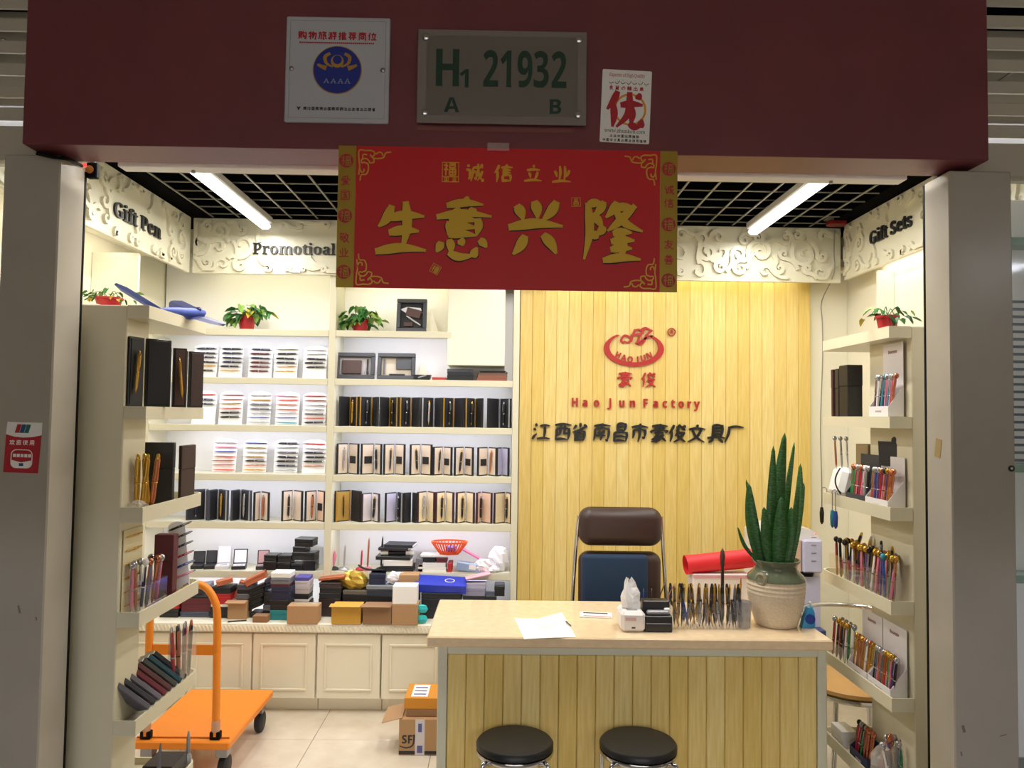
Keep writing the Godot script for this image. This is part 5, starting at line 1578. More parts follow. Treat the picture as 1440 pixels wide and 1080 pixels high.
func clear_box(label: String, at: Vector3, z: Vector3, turn := 0.0) -> Node3D:
	var n := thing("acrylic_box", label, "pen holder", at)
	n.rotation.y = turn
	for q in [[0, z.z / 2, z.x, 0.002], [0, -z.z / 2, z.x, 0.002], [z.x / 2, 0, 0.002, z.z - 0.005], [-z.x / 2, 0, 0.002, z.z - 0.005]]:
		part(n, "wall", bx(Vector3(q[0], z.y / 2, q[1]), Vector3(q[2], z.y, q[3]), 0), M.acrylic)
	part(n, "base", bx(Vector3(0, 0.001, 0), Vector3(z.x - 0.003, 0.002, z.z - 0.005), 0), M.acrylic)
	return n

func stand_goods() -> void:
	left_stand_goods()
	right_stand_goods()

func left_stand_goods() -> void:
	var xc := -1.155
	var xi := -1.088
	# foam glider on top
	var g := thing("toy_glider", "blue foam toy glider plane on top of the left stand", "toy plane", Vector3(-1.1, TRAY[0], -2.6))
	var o := g.position
	var bl := mat("foam_blue", "3d52a8", 0.55)
	var bd := mat("foam_navy", "262c5c", 0.55)
	var s := S()
	tube(s, curve([Vector3(-1.1523, 1.9518, -2.52) - o, Vector3(-1.1179, 1.9558, -2.58) - o, Vector3(-1.0903, 1.957, -2.64) - o, Vector3(-1.0624, 1.9628, -2.68) - o, Vector3(-1.0505, 1.9707, -2.7) - o], 4), [0.004, 0.006, 0.009, 0.012, 0.014, 0.016, 0.018, 0.019, 0.02, 0.021, 0.02, 0.019, 0.018, 0.016, 0.013, 0.01, 0.006], 10)
	part(g, "fuselage", s, bl)
	s = S()
	blade(s, Vector3(-1.1383, 1.9534, -2.53) - o, Vector3(-1.2353, 2.0235, -2.44) - o, Vector3(0.3, 0.4, 1), 0.055, 0.05, 0.006)
	part(g, "tail_wing", s, bl)
	s = S()
	blade(s, Vector3(-1.074, 1.9599, -2.66) - o, Vector3(-1.2551, 2.0352, -2.9) - o, Vector3(1, 0.25, 0.2), 0.06, 0.05, 0.006)
	part(g, "wing", s, bd)
	s = S()
	blade(s, Vector3(-1.059, 1.9478, -2.66) - o, Vector3(-0.9116, 1.9037, -2.5) - o, Vector3(1, 0.1, -0.4), 0.06, 0.045, 0.006)
	part(g, "wing", s, bd)
	s = S()
	cb(s, Vector3(-1.0661, 1.9738, -2.67) - o, Vector3(0.03, 0.02, 0.016), 0.006)
	part(g, "cockpit", s, bd)
	# second shelf: big black pen boxes
	var y: float = TRAY[1] + 0.0005
	gift_plan("tall open black box with gold pen on the second shelf, left stand", "black gift boxes on the left stand", Vector2(-1.148, -2.368), Vector2(-1.128, -2.43), Vector2(-1.072, -2.49), y, 0.215, "121215", "0e0e11", "0e0e11", "", "", false, false, [[0, -0.006, 0, "g", "g", 0.08]], "tall black box on the left stand")
	gift_plan("brown-lined black box in the middle of the second shelf, left stand", "black gift boxes on the left stand", Vector2(-1.145, -2.545), Vector2(-1.115, -2.60), Vector2(-1.079, -2.63), y, 0.2, "121215", "2a1c18", "4a342c", "", "", false, false, [[1, 0.0, 0, "g", "g", -0.1]], "brown-lined box of the left stand")
	gift_plan("rearmost black box with brown lining on the second shelf, left stand", "black gift boxes on the left stand", Vector2(-1.14, -2.68), Vector2(-1.115, -2.735), Vector2(-1.079, -2.78), y, 0.2, "121215", "3a2a24", "3a2620")
	# third tray: gold pens before a black box
	y = TRAY[2] - 0.0235
	var gp := [[-1.140, 2.43, 0.02, "g"], [-1.128, 2.44, 0.1, "g"], [-1.117, 2.45, -0.05, "g"], [-1.108, 2.46, 0.12, "c"], [-1.122, 2.47, -0.08, "g"]]
	for k in 5:
		var q = gp[k]
		pen(2, q[3], "g", Vector3(q[0], y + 0.004, -q[1]), Vector3(q[2], 1, 0.04), "tall %s pen, %s from left before the left stand's black box" % [WORD[q[3]], ORD[k]], "gold pens on the left stand", 1.3)
	bag("crumpled clear wrap around the gold pens on the left stand", Vector3(-1.123, y, -2.402), 0.032, 0.022, clear("wrap", "e9e4d8", 0.35, 0.2), 0.55, 3)
	var bb := lidbox("gift_box", "large closed black box on the third tray of the left stand", -1.205, -1.107, y, 0.212, 2.60, 0.03, tone("k", 0.45), Vector3(0, 0.15, 0))
	lidbox("gift_box", "brown and black box beside the large black box, left stand", -1.11, -1.098, y, 0.2, 2.66, 0.12, mat("lining_3a2620", "3a2620", 0.6), Vector3(0, 0.0, 0))
	pen(0, "g", "s", Vector3(-1.148, y + 0.006, -2.378), Vector3(1, 0.02, -0.35), "gold pen lying at the front edge of the third tray, left stand", "gold pens on the left stand", 0.42)
	# fourth tray: card of gold pens, crystal pens, white board
	y = TRAY[3] - 0.0235
	var cd := thing("pen_card", "beige card with six gold pens fixed beside the left stand column", "display card", Vector3(xc + 0.0025, y, -2.44))
	part(cd, "card", span(0, 0.002, 0, 0.265, 0.062, -0.062, 0), mat("card_beige", "d8cda6", 0.5))
	for k in 6:
		pen(3, "g", "g", Vector3(xc + 0.009, y + 0.245 - 0.042 * k, -2.38), Vector3(0, 0, -1), "slim gold pen, %s from top of the left stand's beige card" % ORD[k], "gold pens on the beige card", 0.8, Vector3.RIGHT)
	var cl := pairs("is cs nw yc ws pk cc is ws")
	for k in 9:
		pen(1, cl[k][0], cl[k][1], Vector3(-1.136 + 0.006 * (k % 4), y + 0.005, -2.41 - 0.018 * k), Vector3(rng.randf_range(-0.06, 0.12), 1, rng.randf_range(-0.1, 0.1)), "%s crystal-topped pen, %s in the fourth tray bunch, left stand" % [WORD[cl[k][0]], ORD[k]], "crystal pens on the left stand", 1.1)
	var hb := clear_box("clear acrylic holder around the crystal pens on the left stand", Vector3(-1.124, y, -2.485), Vector3(0.05, 0.09, 0.18))
	lidbox("maroon_box", "dark maroon box behind the crystal pens on the left stand", -1.17, -1.105, y, 0.215, 2.63, 0.04, tone("m", 0.5))
	var wb := thing("pen_board", "white round-topped board with a column of dark pens, left stand", "display board", Vector3(-1.118, y, -2.74))
	wb.rotation = Vector3(-0.12, 0.25, 0.12)
	s = S()
	var poly := PackedVector2Array([Vector2(-0.028, 0), Vector2(0.028, 0)])
	for k in 9:
		poly.append(Vector2(cos(PI * k / 8.0) * 0.028, 0.225 + sin(PI * k / 8.0) * 0.02))
	slab(s, poly, -0.006, 0.0)
	part(wb, "board", s, M.card_white)
	for k in 6:
		var cc: String = "kknrbk"[k] if k != 5 else "i"
		pen(2, cc, "s", wb.transform * Vector3(-0.03, 0.215 - 0.034 * k, 0.0075), wb.basis * Vector3(1, 0.28, 0), "%s pen, %s from the top of the white round-topped board" % [WORD[cc], ORD[k]], "pens on the white round-topped board", 0.62, wb.basis.z)
	var ly := [["b", 2.47], ["p", 2.41], ["n", 2.55], ["g", 2.62]]
	for k in 4:
		pen(0, ly[k][0], "k", Vector3(-1.099 + 0.001 * k, y + 0.0075 + 0.011 * (k % 2), -ly[k][1]), Vector3(-0.03, 0.03, -1), "%s pen lying along the rim of the fourth tray, left stand" % WORD[ly[k][0]], "pens lying along the tray rim", 1.0, Vector3.UP)
	# fifth tray: slanting planners
	y = TRAY[4] - 0.0235
	var nb := [["59575f", "grey", ""], ["33323a", "charcoal", ""], ["68646e", "pale grey", ""], ["6b2030", "burgundy", ""], ["5a3234", "brown", ""], ["3b3f3c", "dark green", ""], ["174350", "teal", ""], ["23272e", "black", ""]]
	for k in 8:
		var z := 2.462 + 0.04 * k
		var n := thing("planner", "%s slanting pocket planner, %s from the front of the fifth tray, left stand" % [nb[k][1], ORD[k]], "planner", Vector3(-1.103, y, -z), "slanting planners on the left stand")
		var T := Basis(Vector3(0, 0, 1), 0.0)
		var u := Vector3(-0.5, 0.68, 0.5).normalized()
		var wv := Vector3(0.75, 0.1, 0.25)
		wv = (wv - u * wv.dot(u)).normalized()
		var B := Basis(wv, u, wv.cross(u))
		var pc := u * 0.08 + Vector3(-0.004, 0.022, 0)
		part(n, "cover", bx(pc, Vector3(0.05, 0.155, 0.018), 0.003, B), mat("planner_" + nb[k][0], nb[k][0], 0.5))
		part(n, "pages", bx(pc + B.y * 0.076, Vector3(0.046, 0.006, 0.012), 0, B), M.paper)
		if k in [3, 5, 7]:
			part(n, "clasp", bx(pc + B.z * 0.01 + B.x * 0.01, Vector3(0.02, 0.03, 0.002), 0.0005, B), M.steel)
	var bp := pairs("rs ck ys ms is kc")
	for k in 6:
		pen(0, bp[k][0], bp[k][1], Vector3(-1.118 + 0.008 * (k % 2), y + 0.004, -2.70 - 0.02 * k), Vector3(0.02 * (k - 3), 1, 0.03), "%s pen, %s in the clear pouch at the back of the fifth tray" % [WORD[bp[k][0]], ORD[k]], "pens in the clear pouch, left stand", 1.5)
	clear_box("clear pouch of pens at the back of the fifth tray, left stand", Vector3(-1.113, y, -2.752), Vector3(0.042, 0.18, 0.14))
	# lowest tray: tools
	y = TRAY[5] - 0.0235
	lidbox("black_tray_box", "black box on the lowest tray of the left stand", -1.20, -1.10, y, 0.075, 2.66, 0.12, tone("k", 0.4))
	var tl := [["black ribbed brush", "k", -1.12, 2.44, 0.17, Vector3(0.02, 1, 0.02)], ["long grey blade", "y", -1.105, 2.56, 0.2, Vector3(0.06, 1, 0.05)], ["short steel blade", "s", -1.11, 2.82, 0.13, Vector3(0.0, 1, 0)]]
	for q in tl:
		var n := thing("letter_opener", "%s standing in the lowest tray of the left stand" % q[0], "tool", Vector3(q[2], y, -q[3]))
		s = S()
		blade(s, Vector3.ZERO, q[5].normalized() * q[4], Vector3(1, 0, 0), 0.018, 0.012, 0.005)
		part(n, "blade", s, tone(q[1]))
		part(n, "grip", lat([Vector2(0, 0), Vector2(0.012, 0.002), Vector2(0.013, 0.04), Vector2(0.008, 0.05), Vector2(0, 0.05)], 10), tone({"k": "n", "y": "r", "s": "s"}[q[1]]))
	bag("crumpled clear pouch on the lowest tray of the left stand", Vector3(-1.122, y, -2.50), 0.03, 0.02, M.wrap, 0.8, 6)

func right_stand_goods() -> void:
	var wh := mat("box_white", "e6e2e2", 0.45)
	# second shelf
	var y: float = TRAY[1] + 0.0005
	pen_box("white pen display box on the second shelf of the right stand", 1.331, y, 2.635, 2.775, 0.055, 0.036, 0.26, wh, "Rosente", pairs("cc is ts is nt ty ks ws ms yc"), "white box on the second shelf, right stand", 0.0135)
	var bk := [[3.09, 0.016, "4a2c28", "dark brown"], [3.045, 0.03, "2c2a26", "charcoal"], [2.985, 0.075, "121214", "black"]]
	for q in bk:
		lidbox("upright_box", "%s upright box behind the white pen display, right stand" % q[3], 1.331, 1.391, y, 0.19 if q[1] < 0.05 else 0.2, q[0] - q[1] / 2, q[1], mat("upright_" + q[2], q[2], 0.45), Vector3.ZERO, "upright boxes on the right stand")
	# third tray
	y = TRAY[2] - 0.0235
	pen_box("white pen display box on the third tray of the right stand", 1.327, y, 2.635, 2.80, 0.062, 0.042, 0.19, wh, "", pairs("cc gc cc pg gk ik rc ps yk bs rc cs"), "white box on the third tray, right stand")
	pen_box("dark grey pen display box on the third tray of the right stand", 1.327, y, 2.805, 2.96, 0.062, 0.042, 0.19, mat("box_slate", "3a3e4a", 0.5), "", pairs("ks ys sw cs is rc ms is rs ec ec"), "grey box on the third tray, right stand")
	lidbox("kraft_display", "tall kraft coloured display block behind the pens, right stand", 1.40, 1.50, y, 0.225, 2.93, 0.1, mat("kraft_block", "a08a62", 0.6))
	var fn := thing("black_card", "curved black header card above the white pen box, right stand", "card", Vector3(1.3935, y + 0.155, -2.72))
	fn.rotation.y = -PI / 2 + 0.25
	var s := S()
	slab(s, PackedVector2Array([Vector2(-0.07, 0.0), Vector2(0.055, 0.0), Vector2(0.05, 0.03), Vector2(0.035, 0.062), Vector2(0.012, 0.085), Vector2(0.014, 0.098), Vector2(0.004, 0.106), Vector2(-0.008, 0.1), Vector2(-0.01, 0.088), Vector2(-0.075, 0.088)]), 0.0, 0.003)
	part(fn, "card", s, tone("k", 0.5))
	var rb := thing("ring_binder", "white ring-bound pen roll at the far end of the third tray", "binder", Vector3(1.36, y, -3.06))
	part(rb, "cover", bx(Vector3(0, 0.07, 0), Vector3(0.06, 0.12, 0.12), 0.02, Basis(Vector3(0, 0, 1), -0.25)), M.paper)
	s = S()
	var rg := []
	for k in 15:
		rg.append(Vector3(-0.035 - 0.02 * sin(PI * k / 14.0), 0.03 + 0.1 * k / 14.0, 0.06))
	tube(s, rg, 0.003, 6)
	part(rb, "ring", s, tone("k"))
	var bp := pairs("cs ss ws")
	for k in 3:
		pen(1, bp[k][0], bp[k][1], Vector3(1.345 + 0.014 * k, y + 0.12, -3.08 + 0.02 * k), Vector3(-0.05, 1, 0), "%s pen, %s standing behind the white pen roll" % [WORD[bp[k][0]], ORD[k]], "pens behind the white pen roll", 0.9)
	# pens hooked on the rim
	var hk := [["k", -3.13, "pink and black"], ["t", -3.03, "teal"], ["b", -3.0, "dark blue"]]
	for q in hk:
		var n := thing("hooked_pen", "%s keyring pen hooked on the third tray rim, right stand" % q[2], "keyring pen", Vector3(1.312, TRAY[2], q[1]), "keyring pens on the rim")
		s = S()
		var hp := []
		for k in 11:
			var a := -0.6 + (PI + 1.2) * k / 10.0
			hp.append(Vector3(0.004 + cos(a) * 0.011, 0.008 + sin(a) * 0.011, 0))
		tube(s, hp, 0.0018, 6)
		part(n, "hook", s, M.steel)
		part(n, "cord", bx(Vector3(-0.006, -0.028, 0), Vector3(0.003, 0.07, 0.003), 0.0005), M.steel)
		part(n, "barrel", lat([Vector2(0.002, -0.13), Vector2(0.0075, -0.12), Vector2(0.009, -0.085), Vector2(0.006, -0.062), Vector2(0, -0.06)], 10, Vector3(-0.006, 0, 0)), tone(q[0]))
	# fourth tray: clear boxes of gold-topped pens
	y = TRAY[3] - 0.0235
	var tt := pairs("ig cs bt eb pk ic ig rg wg cg yk gk ig sg ng cg wg kg pg kk wk ng kk tk rk")
	for k in 25:
		var row := k % 2
		pen(1, tt[k][0], tt[k][1], Vector3(1.337 + 0.022 * row, y + 0.005, -2.645 - 0.0172 * k), Vector3(0.05 + rng.randf_range(-0.09, 0.09), 1, rng.randf_range(-0.12, 0.16)), "%s pen with %s top, %s from front on the right fourth tray" % [WORD[tt[k][0]], WORD[tt[k][1]], ORD[k]], "pens in the clear boxes on the fourth tray", 1.12)
	var t2 := pairs("kg cg ig wg gg cg pg yg gk cg wc kg gg bg ig")
	for k in 15:
		pen(1, t2[k][0], t2[k][1], Vector3(1.349 + 0.02 * (k % 2), y + 0.005, -2.652 - 0.0285 * k), Vector3(rng.randf_range(-0.05, 0.1), 1, rng.randf_range(-0.15, 0.15)), "%s pen with %s top, %s in the rear rank of the right fourth tray" % [WORD[t2[k][0]], WORD[t2[k][1]], ORD[k]], "pens in the clear boxes on the fourth tray", 1.12)
	for k in 3:
		clear_box("clear acrylic pen box, %s from the front on the fourth tray, right stand" % ORD[k], Vector3(1.352, y, -2.715 - 0.155 * k), Vector3(0.058, 0.1, 0.148))
	var tg := pairs("kg sk gs kg")
	for k in 4:
		pen(2, tg[k][0], tg[k][1], Vector3(1.37, y + 0.06, -2.68 - 0.11 * k), Vector3(-0.15 + 0.12 * k, 1, 0.22), "tall %s pen standing out above the fourth tray, %s from the front" % [WORD[tg[k][0]], ORD[k]], "tall pens above the fourth tray", 1.05)
	# fifth tray
	y = TRAY[4] - 0.0235
	pen_box("near white pen display box on the fifth tray of the right stand", 1.329, y, 2.632, 2.795, 0.06, 0.042, 0.24, wh, "Rosente", pairs("ks pg ig eg ig rg cg ys cs ig ys ks"), "near white box on the fifth tray")
	pen_box("far white pen display box on the fifth tray of the right stand", 1.329, y, 2.80, 2.955, 0.06, 0.042, 0.24, wh, "Rosente", pairs("gg gc cc ws gc cg sg gg cc wg gg"), "far white box on the fifth tray")
	var rp := pairs("rs rs mg ps ng es wg ws")
	for k in 8:
		pen(1, rp[k][0], rp[k][1], Vector3(1.336 + 0.02 * (k % 2), y + 0.005, -3.105 + 0.018 * k), Vector3(0.02, 1, 0.12), "%s pen, %s in the clear box at the far end of the fifth tray" % [WORD[rp[k][0]], ORD[k]], "pens in the far clear box, fifth tray", 1.15)
	clear_box("clear acrylic pen box at the far end of the fifth tray, right stand", Vector3(1.352, y, -3.045), Vector3(0.055, 0.075, 0.15))
	# lowest tray
	y = TRAY[5] - 0.0235
	lidbox("white_box", "small white box at the far end of the lowest tray, right stand", 1.335, 1.395, y, 0.065, 3.02, 0.1, wh)
	pen_box("navy blue pen display box on the lowest tray of the right stand", 1.329, y, 2.80, 2.94, 0.06, 0.05, 0.1, mat("box_navy", "1f2f55", 0.5), "", pairs("cc cc cc kc cc ks ek ks rs rk"), "navy box on the lowest tray")
	var lp := pairs("ws ys es cs pc kc is ws")
	for k in 8:
		pen(1, lp[k][0], lp[k][1], Vector3(1.34 + 0.018 * (k % 3), y + 0.006, -2.64 - 0.016 * k), Vector3(rng.randf_range(-0.2, 0.2), 1, rng.randf_range(-0.2, 0.25)), "%s pen, %s in the clear pouch on the lowest tray, right stand" % [WORD[lp[k][0]], ORD[k]], "pens in the clear pouch, right stand", 1.2)
	bag("large crumpled clear pouch of pens on the lowest tray, right stand", Vector3(1.352, y, -2.705), 0.055, 0.08, M.wrap, 0.55, 8)

# ---------------------------------------------------------------- on and behind the counter
func flat_sheet(called: String, label: String, cat: String, pts: Array, th: float, m: Material) -> Node3D:
	var o: Vector3 = pts[0]
	var P := PackedVector2Array()
	for q in pts:
		P.append(Vector2(q.x - o.x, -(q.z - o.z)))
	var s := S()
	slab(s, P, 0, th, FLAT)
	return one(called, label, cat, o, s, m)

func counter_goods() -> void:
	var T := 0.8105
	var n: Node3D
	var s: SurfaceTool
	var q: Vector3
	flat_sheet("paper_sheet", "crooked white paper sheet lying on the counter", "paper", [Vector3(0.0584, 0.8105, -3.1186), Vector3(0.1124, 0.8105, -3.1098), Vector3(0.1552, 0.8105, -3.1114), Vector3(0.2574, 0.8105, -3.2158), Vector3(0.2709, 0.8105, -3.0316), Vector3(0.282, 0.8105, -2.8583), Vector3(0.1766, 0.8105, -2.8457), Vector3(0.0901, 0.8105, -2.825)], 0.0008, M.paper)
	flat_sheet("name_card", "small card on the white paper sheet", "card", [Vector3(0.145, 0.8115, -3.0131), Vector3(0.1899, 0.8115, -3.0249), Vector3(0.1957, 0.8115, -2.9848), Vector3(0.1487, 0.8115, -2.9732)], 0.0006, mat("card_grey", "dcdcdc", 0.6))
	n = thing("leaflet_pile", "small pile of printed leaflets on the counter", "leaflets", Vector3(0.3927, 0.8105, -3.1644))
	part(n, "sheets", bx(Vector3(0, 0.003, 0), Vector3(0.13, 0.006, 0.075), 0.0005, Basis(Vector3.UP, -0.12)), M.paper)
	part(n, "dark_print", bx(Vector3(0.0, 0.0064, -0.018), Vector3(0.1, 0.0006, 0.016), 0, Basis(Vector3.UP, -0.12)), mat("print_dark", "3c3a40", 0.6))
	part(n, "red_print", bx(Vector3(0.002, 0.0064, 0.028), Vector3(0.11, 0.0006, 0.006), 0, Basis(Vector3.UP, -0.12)), M.red_letter)
	q = Vector3(0.2774, 0.8105, -3.0115)
	pen(0, "k", "s", q + Vector3(0.0, 0.006, 0.03), Vector3(-0.25, 0, -1), "black pen lying beside the white paper on the counter", "", 0.55, Vector3.UP)
	# tissue box
	n = thing("tissue_box", "white tissue box with a tissue pulled up on the counter", "tissue box", Vector3(0.5053, 0.8105, -2.9698))
	part(n, "box", bx(Vector3(0, 0.038, -0.02), Vector3(0.092, 0.076, 0.13), 0.012), mat("tissue_white", "e9e5e3", 0.45))
	part(n, "opening", bx(Vector3(0, 0.0765, -0.02), Vector3(0.04, 0.002, 0.075), 0.0005), mat("opening_grey", "9a9698", 0.7))
	part(n, "flower_print", bx(Vector3(-0.01, 0.05, 0.0455), Vector3(0.04, 0.012, 0.0006), 0), mat("print_rose_pale", "dcb6b4", 0.6))
	part(n, "label_print", bx(Vector3(0.0, 0.018, 0.0455), Vector3(0.014, 0.006, 0.0006), 0), mat("print_tan", "6a4a40", 0.6))
	s = S()
	var f := FastNoiseLite.new()
	f.seed = 4
	f.frequency = 1.1
	var prof := []
	for i in 7:
		var ring := []
		var t := i / 6.0
		for j in 12:
			var a := TAU * j / 12
			var r := lerpf(0.03, 0.008, t) + 0.016 * sin(t * PI) + 0.012 * f.get_noise_2d(j * 2.0, i * 2.0)
			ring.append(Vector3(cos(a) * r - 0.012 * t + (0.008 if j % 2 else 0.0), 0.077 + t * (0.1 + 0.02 * sin(j * 1.7)), sin(a) * r * 0.7 - 0.02))
		prof.append(ring)
	for i in 6:
		for j in 12:
			var k := (j + 1) % 12
			quad(s, prof[i][j], prof[i][k], prof[i + 1][k], prof[i + 1][j], prof[i][j] - Vector3(0, prof[i][j].y, -0.02))
	part(n, "tissue", s, mat("tissue_paper", "f4f2f0", 0.8))
	# black desk organiser
	n = thing("desk_organiser", "black plastic desk organiser with slots beside the tissue box", "organiser", Vector3(0.6022, 0.8105, -2.9634))
	var ob := mat("organiser_black", "1d1719", 0.35)
	part(n, "body", bx(Vector3(0, 0.03, -0.02), Vector3(0.105, 0.06, 0.1), 0.003), ob)
	part(n, "tier", bx(Vector3(0, 0.083, -0.045), Vector3(0.105, 0.045, 0.05), 0.003), ob)
	part(n, "drawer_lip", bx(Vector3(0, 0.032, 0.032), Vector3(0.095, 0.004, 0.003), 0.0008), tone("y"))
	one("stapler", "grey stapler resting in the black desk organiser", "stapler", n.position + Vector3(0, 0.061, 0.012), bx(Vector3(0, 0.009, 0), Vector3(0.085, 0.016, 0.022), 0.005), mat("stapler_grey", "8a8a90", 0.3))
	for k in 4:
		var c: String = ["b", "k", "m", "c"][k]
		pen(0, c, "s", n.position + Vector3(-0.045 + 0.03 * k, 0.1062, -0.045), Vector3([0.0, 0.05, 0.35, 0.5][k], 1, 0.1), "%s pen, %s in the black desk organiser" % [WORD[c], ORD[k]], "pens in the desk organiser", [0.3, 0.3, 0.5, 0.5][k])
	one("eraser", "white eraser on the black desk organiser", "eraser", n.position + Vector3(0.04, 0.061, -0.008), bx(Vector3(0, 0.01, 0), Vector3(0.022, 0.02, 0.018), 0.003), M.paper)
	# acrylic pen holder, two rows
	q = Vector3(0.8112, 0.8105, -2.9904)
	clear_box("long clear acrylic pen holder, front row, on the counter", q + Vector3(0, 0, -0.01), Vector3(0.29, 0.085, 0.05))
	clear_box("taller clear acrylic pen holder, back row, on the counter", q + Vector3(0, 0, -0.064), Vector3(0.29, 0.125, 0.05))
	var fr := "kgkybgkskykgkskksnkyk"
	for k in fr.length():
		pen([0, 2, 0][k % 3], fr[k], "k" if k % 3 else "g", q + Vector3(-0.132 + 0.0132 * k, 0.004, -0.012 + 0.008 * (k % 2)), Vector3(rng.randf_range(-0.22, 0.22), 1, rng.randf_range(-0.06, 0.05)), "%s pen, %s from left in the front acrylic holder" % [WORD[fr[k]], ORD[k]], "pens in the front acrylic holder", 0.78)
	var br := "kkgkkngkgnggkgkgkkgykk"
	for k in br.length():
		pen([2, 0][k % 2], br[k], "g" if k % 2 else "k", q + Vector3(-0.135 + 0.0128 * k, 0.004, -0.066 + 0.01 * (k % 2)), Vector3(rng.randf_range(-0.08, 0.08), 1, 0), "%s pen, %s from left in the back acrylic holder" % [WORD[br[k]], ORD[k]], "pens in the back acrylic holder", 1.12)
	n = thing("brush_pot", "grey plastic cup beside the acrylic pen holder", "cup", Vector3(0.9513, 0.8105, -3.0154))
	part(n, "cup", lat([Vector2(0, 0), Vector2(0.024, 0), Vector2(0.03, 0.1), Vector2(0.027, 0.1), Vector2(0.022, 0.006), Vector2(0, 0.006)], 18), clear("cup_grey", "a8a8ac", 0.45, 0.2))
	var bs := thing("writing_brush", "tall brown calligraphy brush rising above the pen holder", "brush", q + Vector3(0.085, 0.0045, -0.125))
	part(bs, "handle", lat([Vector2(0, 0), Vector2(0.007, 0.002), Vector2(0.007, 0.21), Vector2(0.009, 0.215), Vector2(0.009, 0.235)], 10), mat("brush_brown", "3c2620", 0.5))
	part(bs, "bristles", lat([Vector2(0.009, 0.235), Vector2(0.011, 0.25), Vector2(0.008, 0.27), Vector2(0, 0.285)], 10), mat("bristle_brown", "5a3428", 0.8))
	pen(3, "g", "c", q + Vector3(0.15, 0.0045, -0.12), Vector3(0.05, 1, 0), "yellow pencil standing left of the snake plant pot", "", 1.2)
	# box and red paper roll at the back of the counter
	n = thing("white_carton", "flat white box at the back of the counter under the red roll", "box", Vector3(0.9678, 0.8105, -3.4288))
	part(n, "body", bx(Vector3(0, 0.065, 0), Vector3(0.25, 0.13, 0.1), 0.003), M.box_white)
	part(n, "lid_edge", bx(Vector3(0, 0.12, 0.0515), Vector3(0.25, 0.014, 0.002), 0.0005), mat("lid_rose", "d8a8b0", 0.5))
	var rr := thing("red_paper_roll", "loosely rolled bright red paper behind the pens", "paper roll", n.position + Vector3(0.0, 0.1755, 0))
	s = S()
	var rp := []
	for k in 29:
		var a := -0.6 + TAU * 1.12 * k / 28.0
		rp.append(Vector2(cos(a), sin(a)) * (0.044 - 0.004 * k / 28.0))
	for k in 28:
		var f3 := func(v: Vector2, x: float) -> Vector3: return Vector3(x, v.y, v.x)
		s.set_smooth_group(1)
		quad(s, f3.call(rp[k], -0.15), f3.call(rp[k + 1], -0.15), f3.call(rp[k + 1], 0.15), f3.call(rp[k], 0.15), Vector3(0, rp[k].y, rp[k].x))
		s.set_smooth_group(2)
		quad(s, f3.call(rp[k] * 0.97, -0.15), f3.call(rp[k + 1] * 0.97, -0.15), f3.call(rp[k + 1] * 0.97, 0.15), f3.call(rp[k] * 0.97, 0.15), -Vector3(0, rp[k].y, rp[k].x))
	var rm := part(rr, "sheet", s, mat("paper_red", "e0262f", 0.55))
	rm.basis = Basis(Vector3.UP, 0.06) * Basis(Vector3(0, 0, 1), 0.1)
	# blue tape dispenser
	n = thing("tape_dispenser", "small bright blue tape dispenser right of the plant pot", "dispenser", Vector3(1.2053, 0.8105, -3.0244))
	s = S()
	slab(s, PackedVector2Array([Vector2(-0.028, 0), Vector2(0.018, 0), Vector2(0.024, 0.01), Vector2(0.022, 0.06), Vector2(0.012, 0.082), Vector2(-0.002, 0.078), Vector2(-0.018, 0.04)]), -0.014, 0.014)
	part(n, "shell", s, mat("toy_blue", "3d9fd6", 0.3))
	part(n, "wheel", lat([Vector2(0, 0), Vector2(0.019, 0), Vector2(0.019, 0.006), Vector2(0, 0.006)], 16, Vector3(0.003, 0.035, 0.0145), Basis(Vector3.RIGHT, PI / 2)), mat("toy_navy", "1d3a9a", 0.35))
	part(n, "nozzle", bx(Vector3(0.012, 0.09, 0), Vector3(0.01, 0.02, 0.012), 0.002, Basis(Vector3(0, 0, 1), 0.5)), M.paper)
	snake_plant()
	office_chair()
	dispenser()

